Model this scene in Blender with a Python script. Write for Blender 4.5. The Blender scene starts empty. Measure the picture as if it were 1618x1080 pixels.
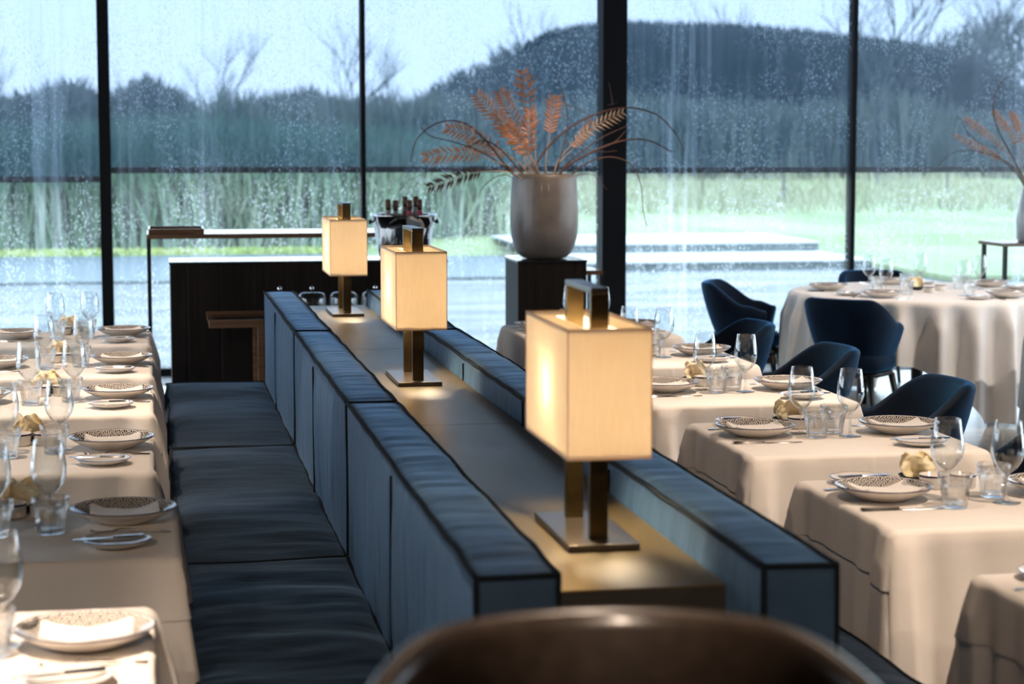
import bpy, bmesh, math, random
from mathutils import Vector, Matrix, noise

sc = bpy.context.scene
col = sc.collection
PI = math.pi
R = math.radians

# ------------------------------------------------------------------ camera
F_PX = 3146.0
CAM = Vector((0.0, 0.0, 1.73))
PITCH = math.atan2(321.0, F_PX)
YAW = math.atan2(571.0, math.hypot(F_PX, 321.0))
cam_d = bpy.data.cameras.new('camera')
cam = bpy.data.objects.new('camera', cam_d)
col.objects.link(cam)
cam.location = CAM
cam.rotation_euler = (PI / 2 - PITCH, 0, -YAW)
cam_d.sensor_width = 36.0
cam_d.lens = 36.0 * F_PX / 1618.0
cam_d.clip_start = 0.05
cam_d.clip_end = 600
cam_d.dof.use_dof = True
cam_d.dof.focus_distance = 7.2
cam_d.dof.aperture_fstop = 3.9
sc.camera = cam

# ------------------------------------------------------------------ colour + render behaviour
sc.view_settings.view_transform = 'Standard'
sc.view_settings.look = 'None'
sc.view_settings.exposure = 0.9
sc.view_settings.gamma = 1.0
sc.view_settings.use_curve_mapping = False
cy = sc.cycles
cy.max_bounces = 10
cy.diffuse_bounces = 4
cy.glossy_bounces = 4
cy.transmission_bounces = 8
cy.transparent_max_bounces = 40
cy.caustics_reflective = False
cy.caustics_refractive = False
cy.sample_clamp_indirect = 6.0

# ------------------------------------------------------------------ sky (overcast, bluish)
wd = bpy.data.worlds.new('overcast_sky')
sc.world = wd
wd.use_nodes = True
wn = wd.node_tree
for n in list(wn.nodes):
    wn.nodes.remove(n)
wo = wn.nodes.new('ShaderNodeOutputWorld')
wb = wn.nodes.new('ShaderNodeBackground')
wtc = wn.nodes.new('ShaderNodeTexCoord')
wsx = wn.nodes.new('ShaderNodeSeparateXYZ')
wr = wn.nodes.new('ShaderNodeValToRGB')
wn.links.new(wtc.outputs['Generated'], wsx.inputs[0])
wn.links.new(wsx.outputs['Z'], wr.inputs[0])
wr.color_ramp.elements[0].position = 0.0
wr.color_ramp.elements[0].color = (0.79, 0.88, 1.0, 1)
wr.color_ramp.elements[1].position = 0.9
wr.color_ramp.elements[1].color = (0.62, 0.80, 1.0, 1)
wn.links.new(wr.outputs[0], wb.inputs[0])
wb.inputs[1].default_value = 2.6
wn.links.new(wb.outputs[0], wo.inputs[0])

# ------------------------------------------------------------------ warm ceiling spots of the dining room, and added fill spots
def spot(x, y, power, tx=None, ty=None, size=62, blend=0.6, colr=(1.0, 0.775, 0.59), z=3.15):
    d = bpy.data.lights.new('ceiling_and_fill_spot', 'SPOT')
    d.energy = power
    d.color = colr
    d.spot_size = R(size)
    d.spot_blend = blend
    d.shadow_soft_size = 0.035
    o = bpy.data.objects.new('ceiling_and_fill_spot', d)
    col.objects.link(o)
    o.location = (x, y, z)
    t = Vector((x if tx is None else tx, y if ty is None else ty, 0.75))
    o.rotation_euler = (t - o.location).to_track_quat('-Z', 'Y').to_euler()

SPOTS = [  # x, y, power, target x, target y, cone
    (-0.65, 3.2, 400, -0.33, 3.55, 36),
    (-0.80, 6.00, 95, -0.35, 6.35, 40),
    (-0.80, 7.40, 210, -0.35, 7.55, 44),
    (-0.80, 8.75, 165, -0.35, 8.75, 46),
    (-0.80, 10.2, 85, -0.35, 10.1, 46),
    (2.75, 4.10, 130, 2.35, 4.95, 52),
    (2.5, 3.0, 70, 2.1, 3.8, 44),
    (1.3, 2.6, 35, 2.0, 3.7, 30),
    (2.75, 6.20, 75, 2.35, 6.3, 50),
    (2.75, 7.50, 155, 2.35, 7.6, 50),
    (2.75, 8.90, 125, 2.35, 9.0, 55),
    (4.60, 11.2, 90, 4.8, 11.9, 60),
    (6.9, 8.6, 230, 4.95, 11.6, 34, 0.6, (1.0, 0.91, 0.84)),  # added fill from the right, brings out the round cloth's folds
    (0.40, 5.60, 34, 0.32, 7.0, 30),
    (0.78, 2.55, 60, 0.5, 1.95, 34),
    (2.90, 11.3, 95, 2.45, 12.2, 40),
    (-1.9, 0.2, 110, -0.7, 6.2, 42),  # added frontal fill for the left-hand cloth fronts
    (3.3, 0.2, 70, 2.2, 5.6, 50),  # added frontal fill, right-hand cloth fronts
    (0.95, 4.3, 42, 1.95, 5.2, 40),  # added to brighten the banquette-side skirts of the right tables
    (0.95, 6.3, 30, 1.95, 6.9, 44),  # same added skirt fill, farther along the row
    (0.2, -0.6, 230, 0.68, 3.7, 20),  # added fill from behind the camera for the near backrest ends
]
for q in SPOTS:
    x, y, p, tx, ty, cone = q[:6]
    spot(x, y, p, tx, ty, cone, *q[6:])

# ------------------------------------------------------------------ view helpers (place things that hang free in the air)
_cx = Vector((math.cos(YAW), -math.sin(YAW), 0))
_fw = Vector((math.sin(YAW) * math.cos(PITCH), math.cos(YAW) * math.cos(PITCH), -math.sin(PITCH)))
_up = _cx.cross(_fw)
def ray(px, py):
    return _fw * F_PX + _cx * (px - 809) + _up * (540 - py)
def at_y(px, py, y):
    r = ray(px, py)
    return CAM + r * (y / r.y)
def in_frame(x, y, z, pad=45):
    v = Vector((x, y, z)) - CAM
    d = v.dot(_fw)
    if d < 0.3:
        return False
    px = 809 + F_PX * v.dot(_cx) / d
    py = 540 - F_PX * v.dot(_up) / d
    return -pad < px < 1618 + pad and -pad < py < 1080 + pad

# ------------------------------------------------------------------ materials
def mat(name):
    m = bpy.data.materials.new(name)
    m.use_nodes = True
    nt = m.node_tree
    b = nt.nodes['Principled BSDF']
    return m, nt, b
def setp(b, **k):
    names = {'color': 'Base Color', 'rough': 'Roughness', 'metal': 'Metallic', 'spec': 'Specular IOR Level',
             'sheen': 'Sheen Weight', 'sheen_rough': 'Sheen Roughness', 'sheen_tint': 'Sheen Tint',
             'coat': 'Coat Weight', 'coat_rough': 'Coat Roughness', 'trans': 'Transmission Weight', 'ior': 'IOR', 'sub': 'Subsurface Weight'}
    for a, v in k.items():
        s = b.inputs[names[a]]
        if isinstance(v, tuple) and len(v) == 3:
            v = (*v, 1)
        s.default_value = v
def nz(nt, kind, coord='Object', scale=(1, 1, 1), **k):
    n = nt.nodes.new(kind)
    tc = nt.nodes.new('ShaderNodeTexCoord')
    mp = nt.nodes.new('ShaderNodeMapping')
    mp.inputs['Scale'].default_value = scale
    if coord == 'World':
        g = nt.nodes.new('ShaderNodeNewGeometry')
        nt.links.new(g.outputs['Position'], mp.inputs[0])
    else:
        nt.links.new(tc.outputs[coord], mp.inputs[0])
    nt.links.new(mp.outputs[0], n.inputs['Vector'])
    for a, v in k.items():
        n.inputs[a].default_value = v
    return n
def ramp(nt, src, stops):
    r = nt.nodes.new('ShaderNodeValToRGB')
    el = r.color_ramp.elements
    while len(el) < len(stops):
        el.new(0.5)
    for e, (p, c) in zip(el, stops):
        e.position = p
        e.color = (*c, 1) if len(c) == 3 else c
    nt.links.new(src, r.inputs[0])
    return r
def bump(nt, b, src, strength=0.2, dist=0.01):
    n = nt.nodes.new('ShaderNodeBump')
    n.inputs['Strength'].default_value = strength
    n.inputs['Distance'].default_value = dist
    nt.links.new(src, n.inputs['Height'])
    nt.links.new(n.outputs[0], b.inputs['Normal'])
    return n
def plain(name, color, rough=0.5, metal=0.0, **k):
    m, nt, b = mat(name)
    setp(b, color=color, rough=rough, metal=metal, **k)
    return m
def fmath(nt, op, a, b=None, c=None):
    n = nt.nodes.new('ShaderNodeMath')
    n.operation = op
    for i, v in enumerate((a, b, c)):
        if v is None:
            continue
        if isinstance(v, (int, float)):
            n.inputs[i].default_value = v
        else:
            nt.links.new(v, n.inputs[i])
    return n.outputs[0]

M = {}
def linen():
    m, nt, b = mat('ivory_linen')
    setp(b, color=(0.80, 0.755, 0.71), rough=0.85, sheen=0.15, spec=0.2)
    n1 = nz(nt, 'ShaderNodeTexNoise', 'World', (5, 5, 5), Scale=1.6, Detail=3)
    n2 = nz(nt, 'ShaderNodeTexNoise', 'World', (1, 1, 1), Scale=900, Detail=1)
    s = fmath(nt, 'ADD', fmath(nt, 'MULTIPLY', n1.outputs[0], 0.9), fmath(nt, 'MULTIPLY', n2.outputs[0], 0.04))
    bump(nt, b, s, 0.35, 0.012)
    return m
M['linen'] = linen()
M['napkin'] = plain('napkin_linen', (0.86, 0.82, 0.78), 0.85, sheen=0.1, spec=0.2)

def velvet(name, c1, c2, sheen=0.6, tint=(0.35, 0.5, 0.65), wr=(3, 22, 22), strength=0.35):
    m, nt, b = mat(name)
    n = nz(nt, 'ShaderNodeTexNoise', 'World', (2.5, 2.5, 2.5), Scale=2.2, Detail=4, Roughness=0.6)
    r = ramp(nt, n.outputs[0], [(0.32, c1), (0.68, c2)])
    nt.links.new(r.outputs[0], b.inputs['Base Color'])
    setp(b, rough=0.75, sheen=sheen, sheen_rough=0.42, sheen_tint=tint, spec=0.15)
    w = nz(nt, 'ShaderNodeTexNoise', 'World', wr, Scale=1.0, Detail=3, Roughness=0.55, Distortion=0.6)
    g = nz(nt, 'ShaderNodeTexNoise', 'World', (1, 1, 1), Scale=420, Detail=1)
    s = fmath(nt, 'ADD', w.outputs[0], fmath(nt, 'MULTIPLY', g.outputs[0], 0.05))
    bump(nt, b, s, strength, 0.02)
    return m
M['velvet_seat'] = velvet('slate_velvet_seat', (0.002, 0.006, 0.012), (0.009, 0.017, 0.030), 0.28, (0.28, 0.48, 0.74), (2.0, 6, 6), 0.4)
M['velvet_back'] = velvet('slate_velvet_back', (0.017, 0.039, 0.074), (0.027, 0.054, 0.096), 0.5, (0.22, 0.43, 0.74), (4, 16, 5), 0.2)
M['piping'] = plain('slate_piping', (0.006, 0.009, 0.013), 0.9, spec=0.1)
M['velvet_chair'] = velvet('navy_velvet_chair', (0.002, 0.005, 0.012), (0.004, 0.011, 0.026), 0.85, (0.05, 0.28, 0.62), (5, 5, 5), 0.15)
M['chair_leg'] = plain('black_wood_leg', (0.008, 0.007, 0.007), 0.45)

def console_top():
    m, nt, b = mat('bronze_laminate')
    n = nz(nt, 'ShaderNodeTexNoise', 'World', (3, 1.2, 3), Scale=2.5, Detail=5)
    r = ramp(nt, n.outputs[0], [(0.0, (0.060, 0.042, 0.016)), (1.0, (0.125, 0.090, 0.038))])
    nt.links.new(r.outputs[0], b.inputs['Base Color'])
    r2 = ramp(nt, n.outputs[0], [(0.0, (0.33,) * 3), (1.0, (0.45,) * 3)])
    nt.links.new(r2.outputs[0], b.inputs['Roughness'])
    setp(b, metal=0.3)
    return m
M['console'] = console_top()
M['console_front'] = plain('dark_bronze_front', (0.018, 0.015, 0.012), 0.5)
M['bronze'] = plain('brushed_bronze', (0.13, 0.09, 0.040), 0.25, 1.0)
M['bronze_dark'] = plain('patinated_bronze', (0.10, 0.085, 0.07), 0.28, 0.9)

def shade_mat():
    m, nt, b = mat('cream_shade_fabric')
    nt.nodes.remove(b)
    out = nt.nodes['Material Output']
    d = nt.nodes.new('ShaderNodeBsdfDiffuse')
    t = nt.nodes.new('ShaderNodeBsdfTranslucent')
    mx = nt.nodes.new('ShaderNodeMixShader')
    w = nz(nt, 'ShaderNodeTexNoise', 'Object', (160, 160, 12), Scale=1.5, Detail=2)
    r = ramp(nt, w.outputs[0], [(0.3, (0.93, 0.84, 0.71)), (0.7, (0.97, 0.89, 0.77))])
    nt.links.new(r.outputs[0], d.inputs[0])
    nt.links.new(r.outputs[0], t.inputs[0])
    mx.inputs[0].default_value = 0.6
    nt.links.new(d.outputs[0], mx.inputs[1])
    nt.links.new(t.outputs[0], mx.inputs[2])
    nt.links.new(mx.outputs[0], out.inputs[0])
    return m
M['shade'] = shade_mat()
M['shade_trim'] = plain('tan_shade_binding', (0.62, 0.42, 0.28), 0.8)
def bulb_mat():
    m, nt, b = mat('warm_bulb')
    setp(b, color=(1, 0.85, 0.6))
    b.inputs['Emission Color'].default_value = (1.0, 0.82, 0.56, 1)
    b.inputs['Emission Strength'].default_value = 380
    return m
M['bulb'] = bulb_mat()

def wood(name, c1, c2, sc_=(30, 30, 2), rough=0.45, planks=0.0):
    m, nt, b = mat(name)
    n = nz(nt, 'ShaderNodeTexNoise', 'World', sc_, Scale=1.0, Detail=5, Distortion=0.8)
    r = ramp(nt, n.outputs[0], [(0.3, c1), (0.7, c2)])
    nt.links.new(r.outputs[0], b.inputs['Base Color'])
    setp(b, rough=rough, spec=0.5 if not planks else 0.12)
    if planks:
        w = nz(nt, 'ShaderNodeTexWave', 'World', (planks, 0, 0), Scale=1.0)
        w.bands_direction = 'X'
        rr = ramp(nt, w.outputs[0], [(0.0, (0, 0, 0)), (0.03, (1, 1, 1))])
        bump(nt, b, rr.outputs[0], 0.25, 0.01)
    return m
M['wenge'] = wood('dark_wenge_panel', (0.007, 0.005, 0.004), (0.016, 0.011, 0.009), (40, 40, 1.5), 0.5, 1.6)
M['oak_dark'] = wood('warm_brown_oak', (0.10, 0.05, 0.026), (0.20, 0.10, 0.05), (2, 40, 40), 0.16)
M['black_top'] = plain('black_stone_top', (0.012, 0.012, 0.013), 0.10)
M['black_metal'] = plain('black_steel', (0.008, 0.008, 0.009), 0.45, 0.3)
M['mullion'] = plain('black_anodised_frame', (0.004, 0.004, 0.005), 0.6, spec=0.15)
M['steel'] = plain('polished_steel', (0.78, 0.76, 0.74), 0.2, 1.0)
M['mirror_steel'] = plain('mirror_steel', (0.72, 0.70, 0.68), 0.07, 1.0)
M['ceramic'] = plain('white_glazed_ceramic', (0.78, 0.74, 0.69), 0.12)
M['blue_rim'] = plain('navy_rim_glaze', (0.01, 0.012, 0.07), 0.2)
M['bowl_black'] = plain('dark_stoneware', (0.012, 0.013, 0.014), 0.35)
M['crisp'] = plain('golden_bread_crisp', (0.92, 0.78, 0.52), 0.5, sub=0.1)
M['leather'] = None

def plate_mat():
    m, nt, b = mat('wave_pattern_glaze')
    tc = nt.nodes.new('ShaderNodeTexCoord')
    sx = nt.nodes.new('ShaderNodeSeparateXYZ')
    nt.links.new(tc.outputs['Object'], sx.inputs[0])
    x, y, z = sx.outputs
    w, h = 0.040, 0.0145
    row = fmath(nt, 'FLOOR', fmath(nt, 'DIVIDE', y, h))
    off = fmath(nt, 'MULTIPLY', fmath(nt, 'MODULO', fmath(nt, 'ADD', row, 100.0), 2.0), 0.5)
    lx = fmath(nt, 'MULTIPLY', fmath(nt, 'SUBTRACT', fmath(nt, 'FRACT', fmath(nt, 'ADD', fmath(nt, 'DIVIDE', x, w), fmath(nt, 'ADD', off, 40.0))), 0.5), w)
    ly = fmath(nt, 'MULTIPLY', fmath(nt, 'FRACT', fmath(nt, 'ADD', fmath(nt, 'DIVIDE', y, h), 100.0)), h)
    d = fmath(nt, 'SQRT', fmath(nt, 'ADD', fmath(nt, 'MULTIPLY', lx, lx), fmath(nt, 'MULTIPLY', ly, ly)))
    arcs = fmath(nt, 'GREATER_THAN', fmath(nt, 'SINE', fmath(nt, 'MULTIPLY', d, 1000.0)), -0.1)
    r = fmath(nt, 'SQRT', fmath(nt, 'ADD', fmath(nt, 'MULTIPLY', x, x), fmath(nt, 'MULTIPLY', y, y)))
    zone = fmath(nt, 'LESS_THAN', r, 0.128)
    g = nt.nodes.new('ShaderNodeNewGeometry')
    sn = nt.nodes.new('ShaderNodeSeparateXYZ')
    nt.links.new(g.outputs['Normal'], sn.inputs[0])
    upz = fmath(nt, 'GREATER_THAN', sn.outputs['Z'], 0.05)
    fac = fmath(nt, 'MULTIPLY', fmath(nt, 'MULTIPLY', arcs, zone), upz)
    mx = nt.nodes.new('ShaderNodeMix')
    mx.data_type = 'RGBA'
    mx.inputs[6].default_value = (0.78, 0.73, 0.67, 1)
    mx.inputs[7].default_value = (0.018, 0.017, 0.02, 1)
    nt.links.new(fac, mx.inputs[0])
    nt.links.new(mx.outputs[2], b.inputs['Base Color'])
    setp(b, rough=0.14)
    return m
M['plate'] = plate_mat()

def thin_glass(name, tint=(0.97, 0.985, 0.99), refr=0.0, f=1.0):
    m, nt, b = mat(name)
    nt.nodes.remove(b)
    out = nt.nodes['Material Output']
    t = nt.nodes.new('ShaderNodeBsdfTransparent')
    t.inputs[0].default_value = (*tint, 1)
    gl = nt.nodes.new('ShaderNodeBsdfGlossy')
    gl.inputs['Roughness'].default_value = 0.02
    lw = nt.nodes.new('ShaderNodeLayerWeight')
    lw.inputs['Blend'].default_value = 0.5
    mx = nt.nodes.new('ShaderNodeMixShader')
    fr = fmath(nt, 'ADD', fmath(nt, 'MULTIPLY', fmath(nt, 'POWER', lw.outputs['Facing'], 2.1), 0.75), 0.05)
    nt.links.new(fmath(nt, 'MULTIPLY', fr, f), mx.inputs[0])
    nt.links.new(t.outputs[0], mx.inputs[1])
    nt.links.new(gl.outputs[0], mx.inputs[2])
    last = mx.outputs[0]
    if refr:
        g = nt.nodes.new('ShaderNodeBsdfGlass')
        g.inputs['IOR'].default_value = 1.48
        g.inputs['Roughness'].default_value = 0.0
        m2 = nt.nodes.new('ShaderNodeMixShader')
        m2.inputs[0].default_value = refr
        nt.links.new(last, m2.inputs[1])
        nt.links.new(g.outputs[0], m2.inputs[2])
        last = m2.outputs[0]
    nt.links.new(last, out.inputs[0])
    return m
M['wine_glass'] = thin_glass('clear_stemware_glass')
M['tumbler'] = thin_glass('clear_pressed_glass', (0.985, 0.99, 0.99), 0.24)
M['cloche'] = thin_glass('clear_cloche_glass', (0.9, 0.92, 0.93))

def wet_glass(name, amount=1.0):
    m, nt, b = mat(name)
    nt.nodes.remove(b)
    out = nt.nodes['Material Output']
    t = nt.nodes.new('ShaderNodeBsdfTransparent')
    t.inputs[0].default_value = (0.95, 0.985, 0.985, 1)
    gl = nt.nodes.new('ShaderNodeBsdfGlossy')
    gl.inputs['Roughness'].default_value = 0.35
    tr = nt.nodes.new('ShaderNodeBsdfTranslucent')
    tr.inputs[0].default_value = (0.93, 0.98, 1.0, 1)
    v = nz(nt, 'ShaderNodeTexVoronoi', 'World', (1, 1, 0.75), Scale=24)
    v2 = nz(nt, 'ShaderNodeTexVoronoi', 'World', (1, 1, 0.6), Scale=48)
    msk = nz(nt, 'ShaderNodeTexNoise', 'World', (1.3, 1.3, 0.9), Scale=2.0, Detail=3)
    st = nz(nt, 'ShaderNodeTexNoise', 'World', (22, 22, 0.7), Scale=1.0, Detail=3, Roughness=0.6)
    wide = nz(nt, 'ShaderNodeTexNoise', 'World', (2.2, 2.2, 0.12), Scale=1.0, Detail=2)
    d1 = ramp(nt, v.outputs['Distance'], [(0.10, (1, 1, 1)), (0.24, (0, 0, 0))])
    d2 = ramp(nt, v2.outputs['Distance'], [(0.16, (1, 1, 1)), (0.36, (0, 0, 0))])
    mk = ramp(nt, msk.outputs[0], [(0.36, (0, 0, 0)), (0.56, (1, 1, 1))])
    sk = ramp(nt, st.outputs[0], [(0.46, (0, 0, 0)), (0.74, (1, 1, 1))])
    wk = ramp(nt, wide.outputs[0], [(0.58, (0, 0, 0)), (0.74, (1, 1, 1))])
    drops = fmath(nt, 'MULTIPLY', fmath(nt, 'ADD', fmath(nt, 'MULTIPLY', d1.outputs[0], 0.5), fmath(nt, 'MULTIPLY', d2.outputs[0], 0.55)), mk.outputs[0])
    film = fmath(nt, 'MULTIPLY', sk.outputs[0], fmath(nt, 'ADD', 0.10, fmath(nt, 'MULTIPLY', wk.outputs[0], 0.45)))
    fac = fmath(nt, 'MULTIPLY', fmath(nt, 'ADD', fmath(nt, 'ADD', drops, film), 0.03), amount * 0.55)
    m1 = nt.nodes.new('ShaderNodeMixShader')
    m1.inputs[0].default_value = 0.02
    nt.links.new(t.outputs[0], m1.inputs[1])
    nt.links.new(gl.outputs[0], m1.inputs[2])
    m2 = nt.nodes.new('ShaderNodeMixShader')
    nt.links.new(fac, m2.inputs[0])
    nt.links.new(m1.outputs[0], m2.inputs[1])
    nt.links.new(tr.outputs[0], m2.inputs[2])
    nt.links.new(m2.outputs[0], out.inputs[0])
    return m
M['window'] = wet_glass('rain_wet_glass')
M['window_side'] = thin_glass('side_window_glass', (0.97, 0.985, 0.985), 0, 0.4)

def blind_mat():
    m, nt, b = mat('grey_mesh_screen')
    nt.nodes.remove(b)
    out = nt.nodes['Material Output']
    t = nt.nodes.new('ShaderNodeBsdfTransparent')
    w = nz(nt, 'ShaderNodeTexNoise', 'World', (150, 150, 150), Scale=1.0, Detail=2)
    r = ramp(nt, w.outputs[0], [(0.25, (0.432, 0.464, 0.512)), (0.75, (0.495, 0.528, 0.58))])
    nt.links.new(r.outputs[0], t.inputs[0])
    d = nt.nodes.new('ShaderNodeBsdfTranslucent')
    d.inputs[0].default_value = (0.004, 0.016, 0.024, 1)
    a = nt.nodes.new('ShaderNodeAddShader')
    nt.links.new(t.outputs[0], a.inputs[0])
    nt.links.new(d.outputs[0], a.inputs[1])
    nt.links.new(a.outputs[0], out.inputs[0])
    return m
M['blind'] = blind_mat()

def stone_vase():
    m, nt, b = mat('taupe_glazed_stoneware')
    n = nz(nt, 'ShaderNodeTexNoise', 'Object', (1, 1, 1), Scale=9, Detail=5)
    r = ramp(nt, n.outputs[0], [(0.3, (0.115, 0.092, 0.075)), (0.7, (0.175, 0.14, 0.116))])
    nt.links.new(r.outputs[0], b.inputs['Base Color'])
    setp(b, rough=0.42, coat=0.12, coat_rough=0.1)
    return m
M['vase'] = stone_vase()
M['vase_white'] = plain('pale_glazed_vase', (0.6, 0.6, 0.6), 0.2)
M['fern'] = plain('dried_copper_fern', (0.62, 0.25, 0.10), 0.5)
M['fern_pale'] = plain('dried_straw_fern', (0.46, 0.30, 0.18), 0.6)
M['twig'] = plain('dry_brown_twig', (0.10, 0.038, 0.022), 0.7)
M['cork'] = plain('brown_foil_capsule', (0.12, 0.05, 0.03), 0.5)
M['bottle_dark'] = plain('dark_green_bottle', (0.012, 0.018, 0.012), 0.08)
M['label_pink'] = plain('rose_neck_label', (0.35, 0.06, 0.09), 0.6)
M['label_grey'] = plain('grey_neck_label', (0.30, 0.27, 0.25), 0.6)

def leather():
    m, nt, b = mat('brown_glossy_leather')
    n = nz(nt, 'ShaderNodeTexNoise', 'Object', (1, 1, 1), Scale=40, Detail=4)
    r = ramp(nt, n.outputs[0], [(0.3, (0.042, 0.030, 0.023)), (0.7, (0.070, 0.050, 0.039))])
    nt.links.new(r.outputs[0], b.inputs['Base Color'])
    setp(b, rough=0.28, coat=0.35, coat_rough=0.15)
    bump(nt, b, n.outputs[0], 0.05, 0.002)
    return m
M['leather'] = leather()

def floor_mat():
    m, nt, b = mat('grey_plank_floor')
    br = nz(nt, 'ShaderNodeTexBrick', 'World', (1, 1, 1), Scale=1.0)
    br.inputs['Color1'].default_value = (0.42, 0.42, 0.42, 1)
    br.inputs['Color2'].default_value = (0.50, 0.50, 0.49, 1)
    br.inputs['Mortar'].default_value = (0.2, 0.2, 0.2, 1)
    br.inputs['Mortar Size'].default_value = 0.003
    br.inputs['Brick Width'].default_value = 1.6
    br.inputs['Row Height'].default_value = 0.19
    nt.links.new(br.outputs[0], b.inputs['Base Color'])
    setp(b, rough=0.24)
    return m
M['floor'] = floor_mat()
M['ceiling'] = plain('dark_acoustic_ceiling', (0.04, 0.036, 0.033), 0.9)
M['wall'] = plain('dark_timber_wall', (0.07, 0.05, 0.038), 0.6)
M['grille'] = plain('steel_floor_grille', (0.10, 0.10, 0.105), 0.4, 0.6)

def paving_mat():
    m, nt, b = mat('wet_clinker_paving')
    br = nz(nt, 'ShaderNodeTexBrick', 'World', (1, 1, 1), Scale=1.0)
    br.inputs['Color1'].default_value = (0.075, 0.098, 0.118, 1)
    br.inputs['Color2'].default_value = (0.12, 0.148, 0.172, 1)
    br.inputs['Mortar'].default_value = (0.06, 0.07, 0.08, 1)
    br.inputs['Mortar Size'].default_value = 0.012
    br.inputs['Brick Width'].default_value = 0.22
    br.inputs['Row Height'].default_value = 0.11
    nt.links.new(br.outputs[0], b.inputs['Base Color'])
    n = nz(nt, 'ShaderNodeTexNoise', 'World', (0.35, 1.2, 1), Scale=1.0, Detail=4)
    r = ramp(nt, n.outputs[0], [(0.35, (0.38,) * 3), (0.65, (0.62,) * 3)])
    nt.links.new(r.outputs[0], b.inputs['Roughness'])
    setp(b, spec=0.3)
    bump(nt, b, br.outputs['Fac'], 0.25, -0.006)
    return m
M['paving'] = paving_mat()
M['asphalt'] = plain('wet_asphalt', (0.075, 0.11, 0.135), 0.62)
M['kerb'] = plain('pale_concrete_kerb', (0.40, 0.43, 0.45), 0.6)
M['riser'] = plain('grey_stone_riser', (0.10, 0.13, 0.135), 0.8)
def grass_mat():
    m, nt, b = mat('lawn_grass')
    n = nz(nt, 'ShaderNodeTexNoise', 'World', (0.5, 0.16, 1), Scale=1.0, Detail=5)
    r = ramp(nt, n.outputs[0], [(0.3, (0.105, 0.165, 0.06)), (0.7, (0.23, 0.28, 0.135))])
    nt.links.new(r.outputs[0], b.inputs['Base Color'])
    setp(b, rough=0.8)
    return m
M['grass'] = grass_mat()
def foliage(name, stops, sc_=0.5):
    m, nt, b = mat(name)
    n = nz(nt, 'ShaderNodeTexNoise', 'World', (sc_, sc_, sc_), Scale=1.0, Detail=5, Roughness=0.7)
    r = ramp(nt, n.outputs[0], stops)
    nt.links.new(r.outputs[0], b.inputs['Base Color'])
    setp(b, rough=0.8, spec=0.2)
    return m
M['reed'] = foliage('green_reed_blades', [(0.22, (0.08, 0.15, 0.11)), (0.5, (0.17, 0.26, 0.18)), (0.80, (0.36, 0.37, 0.27))], 0.45)
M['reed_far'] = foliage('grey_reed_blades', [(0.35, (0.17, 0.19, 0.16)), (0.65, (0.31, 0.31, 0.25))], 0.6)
M['thicket'] = foliage('haze_pale_thicket_twigs', [(0.35, (0.13, 0.13, 0.125)), (0.65, (0.24, 0.23, 0.21))], 0.4)  # twig tone raised to stand in for the missing distance haze
M['bark'] = plain('wet_grey_bark', (0.12, 0.115, 0.105), 0.9)
M['mound'] = foliage('dark_heather_mound', [(0.35, (0.007, 0.006, 0.006)), (0.65, (0.024, 0.020, 0.018))], 0.5)
M['pale_grass'] = foliage('pale_dry_grass', [(0.3, (0.22, 0.25, 0.16)), (0.7, (0.36, 0.36, 0.26))], 0.6)
M['verge'] = foliage('yellow_green_verge', [(0.35, (0.25, 0.36, 0.10)), (0.65, (0.42, 0.46, 0.18))], 0.8)

# ------------------------------------------------------------------ mesh helpers
def link(name, bm, m, parent=None, smooth=True, autosmooth=None):
    me = bpy.data.meshes.new(name)
    bmesh.ops.recalc_face_normals(bm, faces=bm.faces)
    if smooth:
        for f in bm.faces:
            f.smooth = True
        if autosmooth:
            for e in bm.edges:
                if len(e.link_faces) == 2 and e.calc_face_angle(0) > R(autosmooth):
                    e.smooth = False
    bm.to_mesh(me)
    bm.free()
    o = bpy.data.objects.new(name, me)
    if m is not None:
        for mm in (m if isinstance(m, (list, tuple)) else [m]):
            me.materials.append(mm)
    col.objects.link(o)
    if parent:
        o.parent = parent
    return o
def link_py(name, v, f, m, parent=None):
    me = bpy.data.meshes.new(name)
    me.from_pydata(v, [], f)
    me.materials.append(m)
    o = bpy.data.objects.new(name, me)
    col.objects.link(o)
    if parent:
        o.parent = parent
    return o
def tag(o, label, cat, group=None, kind=None):
    if label:
        o['label'] = label
    if cat:
        o['category'] = cat
    if group:
        o['group'] = group
    if kind:
        o['kind'] = kind
    return o
def struct(o):
    o['kind'] = 'structure'
    return o
def thing(name, label, cat, loc=(0, 0, 0), rz=0.0, group=None):
    o = bpy.data.objects.new(name, None)
    col.objects.link(o)
    o.location = loc
    o.rotation_euler = (0, 0, rz)
    o.empty_display_size = 0.1
    return tag(o, label, cat, group)
def dup(root):
    r = root.copy()
    col.objects.link(r)
    for ch in list(root.children):
        c = ch.copy()
        col.objects.link(c)
        c.parent = r
        for g in list(ch.children):
            d = g.copy()
            col.objects.link(d)
            d.parent = c
    return r
PROTO = {}
def put(kind, builder, loc, rz, label, cat, group=None, rx=0.0, ry=0.0):
    if kind not in PROTO:
        o = builder()
        PROTO[kind] = o
    else:
        o = dup(PROTO[kind])
    o.location = loc
    o.rotation_euler = (rx, ry, rz)
    for k in ('label', 'category', 'group'):
        if k in o:
            del o[k]
    return tag(o, label, cat, group)
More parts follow.
